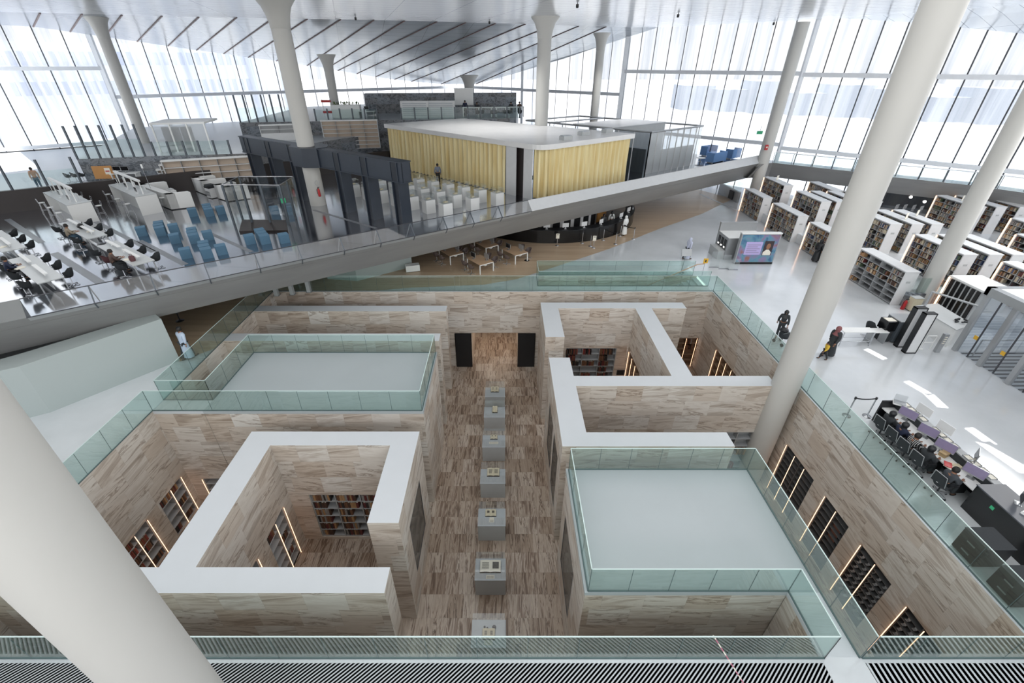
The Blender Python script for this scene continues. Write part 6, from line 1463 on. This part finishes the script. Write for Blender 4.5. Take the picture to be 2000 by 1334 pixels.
    if scarf:
        MB().ball(hc + Vector((0, -.025, .035)), .122 * s, 16, 10, 1, 1.05, 1.2).lathe([(.19 * s, -.30 * s), (.13 * s, -.17 * s), (.1 * s, -.06 * s)], 14, tuple(hc + Vector((0, -.02, 0))), 1, .8, cap=False).build('headscarf', scarf, t)
    elif hair:
        mb = MB(); prof = [(.02, .115), (.075, .095), (.105, .04), (.108, -.02), (.1, -.07)]
        mb.lathe([(r * s, z * s) for r, z in prof], 14, tuple(hc + Vector((0, -.018, .05))), 1, 1.05, cap=False).build('hair', 'hair', t)
    if cap: MB().lathe([(.095 * s, 0), (.1 * s, .06), (.085 * s, .11), (.02, .12)], 14, tuple(hc + Vector((0, 0, .06)))).build('cap', cap, t)
    return t
M['paleblue'] = mat('pale blue robe cloth', srgb(190, 206, 226), .8); M['beige'] = mat('beige shirt', srgb(150, 140, 124), .8); M['bluejean'] = mat('blue jeans', srgb(70, 96, 116), .8)
M['brownjkt'] = mat('brown jacket', srgb(84, 68, 62), .8); M['darkblue'] = mat('dark blue cloth', srgb(34, 42, 66), .8); M['greyshirt'] = mat('grey blue shirt', srgb(130, 138, 154), .8)
M['lilac'] = mat('pale lilac robe', srgb(196, 202, 222), .8); M['pinkscarf'] = mat('dull red headscarf', srgb(134, 84, 86), .8); M['yellowjkt'] = mat('yellow jacket', srgb(222, 184, 66), .8); M['tan'] = mat('tan top', srgb(196, 158, 136), .8); M['greyjkt'] = mat('grey jacket', srgb(66, 70, 76), .8)
def stripes():
    m, nt, out = base_mat('striped cloth'); k = N(nt); g = k.new('ShaderNodeTexCoord'); sp = k.new('ShaderNodeSeparateXYZ', {0: g.outputs['Object']})
    a = k.m('GREATER_THAN', k.m('FRACT', k.m('DIVIDE', sp.outputs[0], .055)), .72); p = k.new('ShaderNodeBsdfPrincipled', {'Base Color': k.mix(a, srgb(30, 30, 34), srgb(214, 214, 214)), 'Roughness': .8}); nt.links.new(p.outputs[0], out.inputs[0]); return m
M['stripe'] = stripes()
person('man in a pale blue robe and black cap walking beside the left pit railing', (-16.28, 19.3, 0), -.35, 'walk', bottom='charcoal', robe='paleblue', cap='black', h=1.8)
person('person in a grey blue shirt standing with their back turned before the yellow curtain', (-5.95, 42.4, ZT), .1, 'stand', 'greyshirt', 'black', h=1.78)
person('person in a pale lilac robe walking across the white floor', (14.2, 33.1, 0), -1.2, 'walk', bottom='charcoal', robe='lilac', scarf='lilac', h=1.72)
person('person in a black robe and dull red headscarf walking by the frame table', (16.9, 19.5, 0), 1.9, 'walk', robe='charcoal', scarf='pinkscarf', h=1.78)
person('child in a yellow jacket walking beside the person in black', (16.45, 19.2, 0), 1.4, 'walk', 'yellowjkt', 'black', h=1.05)
def seat(cx, cy, x): return Vector((cx, cy, 0)) + rot2(x, -.80, TA)
p = seat(-25.93, 27.07, .35); person('man in a beige shirt seated reading at the grey table', (p.x, p.y, ZT), TA, 'sit', 'beige', 'bluejean')
p = seat(-20.45, 23.05, .75); person('person in a brown jacket leaning back at the table nearest the poufs', (p.x, p.y, ZT), TA, 'sit', 'brownjkt', 'charcoal')
p = seat(-23.33, 20.88, -1.2); person('reader in dark blue bent over a book at the table nearest the balustrade', (p.x, p.y, ZT), TA, 'sit', 'darkblue', 'black')
p = G(58, 327, Z2 + 1.7); person('person in a tan top and jeans standing at the left glass railing', (p.x, p.y, Z2), .8, 'stand', 'tan', 'bluejean', h=1.72)
for (y, lab, kw) in ((13.6, 'clerk in a black robe and headscarf seated at the far end of the staff desk', dict(robe='charcoal', scarf='black')), (12.95, 'clerk in a navy jacket and black scarf seated second along the staff desk', dict(top='darkblue', scarf='black')), (12.35, 'clerk in a black and white striped top seated third along the staff desk', dict(top='stripe', bottom='stripe')),
                     (11.7, 'clerk in a black hood seated fourth along the staff desk', dict(robe='charcoal', scarf='black')), (10.7, 'man in a grey jacket seated nearest the black counter', dict(top='greyjkt', bottom='charcoal'))):
    person(lab, (15.38, y, 0), -PI / 2 + .1, 'sit', **kw)
for (u, v, lab, kw) in ((1181, 462, 'clerk in black standing behind the curved counter', dict(robe='charcoal', scarf='black')), (1197, 456, 'clerk in a white top behind the curved counter, next to the one in black', dict(top='white', bottom='black', scarf='black'))):
    p = G(u, v); person(lab, (p.x, p.y + 1.2, 0), PI, 'stand', h=1.66, **kw)
p = G(1213, 461); person('visitor in a white robe leaning on the curved counter corner', (p.x + .3, p.y + .2, 0), .6, 'stand', robe='white', scarf='white', h=1.75)
p = G(1594, 514); person('person in a long black robe standing by the front row stack', (23.9, 32.6, 0), -1.0, 'stand', robe='black', scarf='black', h=1.75)
p = G(1536, 660); person('person in dark clothes partly hidden behind the thick column', (15.35, 21.5, 0), 2.6, 'walk', 'charcoal', 'charcoal', scarf='black', h=1.65)
t = thing('stroller', 'small dark stroller beside the right pit railing near the thick column', 'stroller', (15.1, 20.7, 0), .3)
MB().lathe([(.05, .35), (.2, .42), (.24, .6), (.2, .75)], 14, sy=1.2).build('seat', 'charcoal', t); MB().ball((0, .1, .8), .22, 12, 8, 1, 1, .7).build('hood', 'black', t); MB().path([(-.2, -.1, .7), (-.2, -.4, 1.0), (.2, -.4, 1.0), (.2, -.1, .7)], .014).build('handle', 'chrome', t)
for x in (-.24, .24):
    for y in (-.25, .28): w_ = MB().path([(x * .7, 0, .42), (x, y, .1)], .012).build('strut', 'chrome', t); MB().tube((x - .02, y, .1), (x + .02, y, .1), .1, n=16).build('wheel', 'black', w_)
for i, (dx, k_, kw) in enumerate(((-.9, 0, dict(top='darkblue')), (.5, 0, dict(top='charcoal')), (-.4, 3, dict(top='charcoal')), (.6, 3, dict(top='brownjkt')))):
    p = STD[k_]; person('student in %s at the %s study table' % (['dark blue', 'charcoal', 'black', 'brown'][i], 'whiteboard' if k_ == 0 else 'last'), (p.x + dx, p.y + .9, Z4 + (.25 if i else 0)), PI, 'sit' if i else 'stand', bottom='black', **kw)
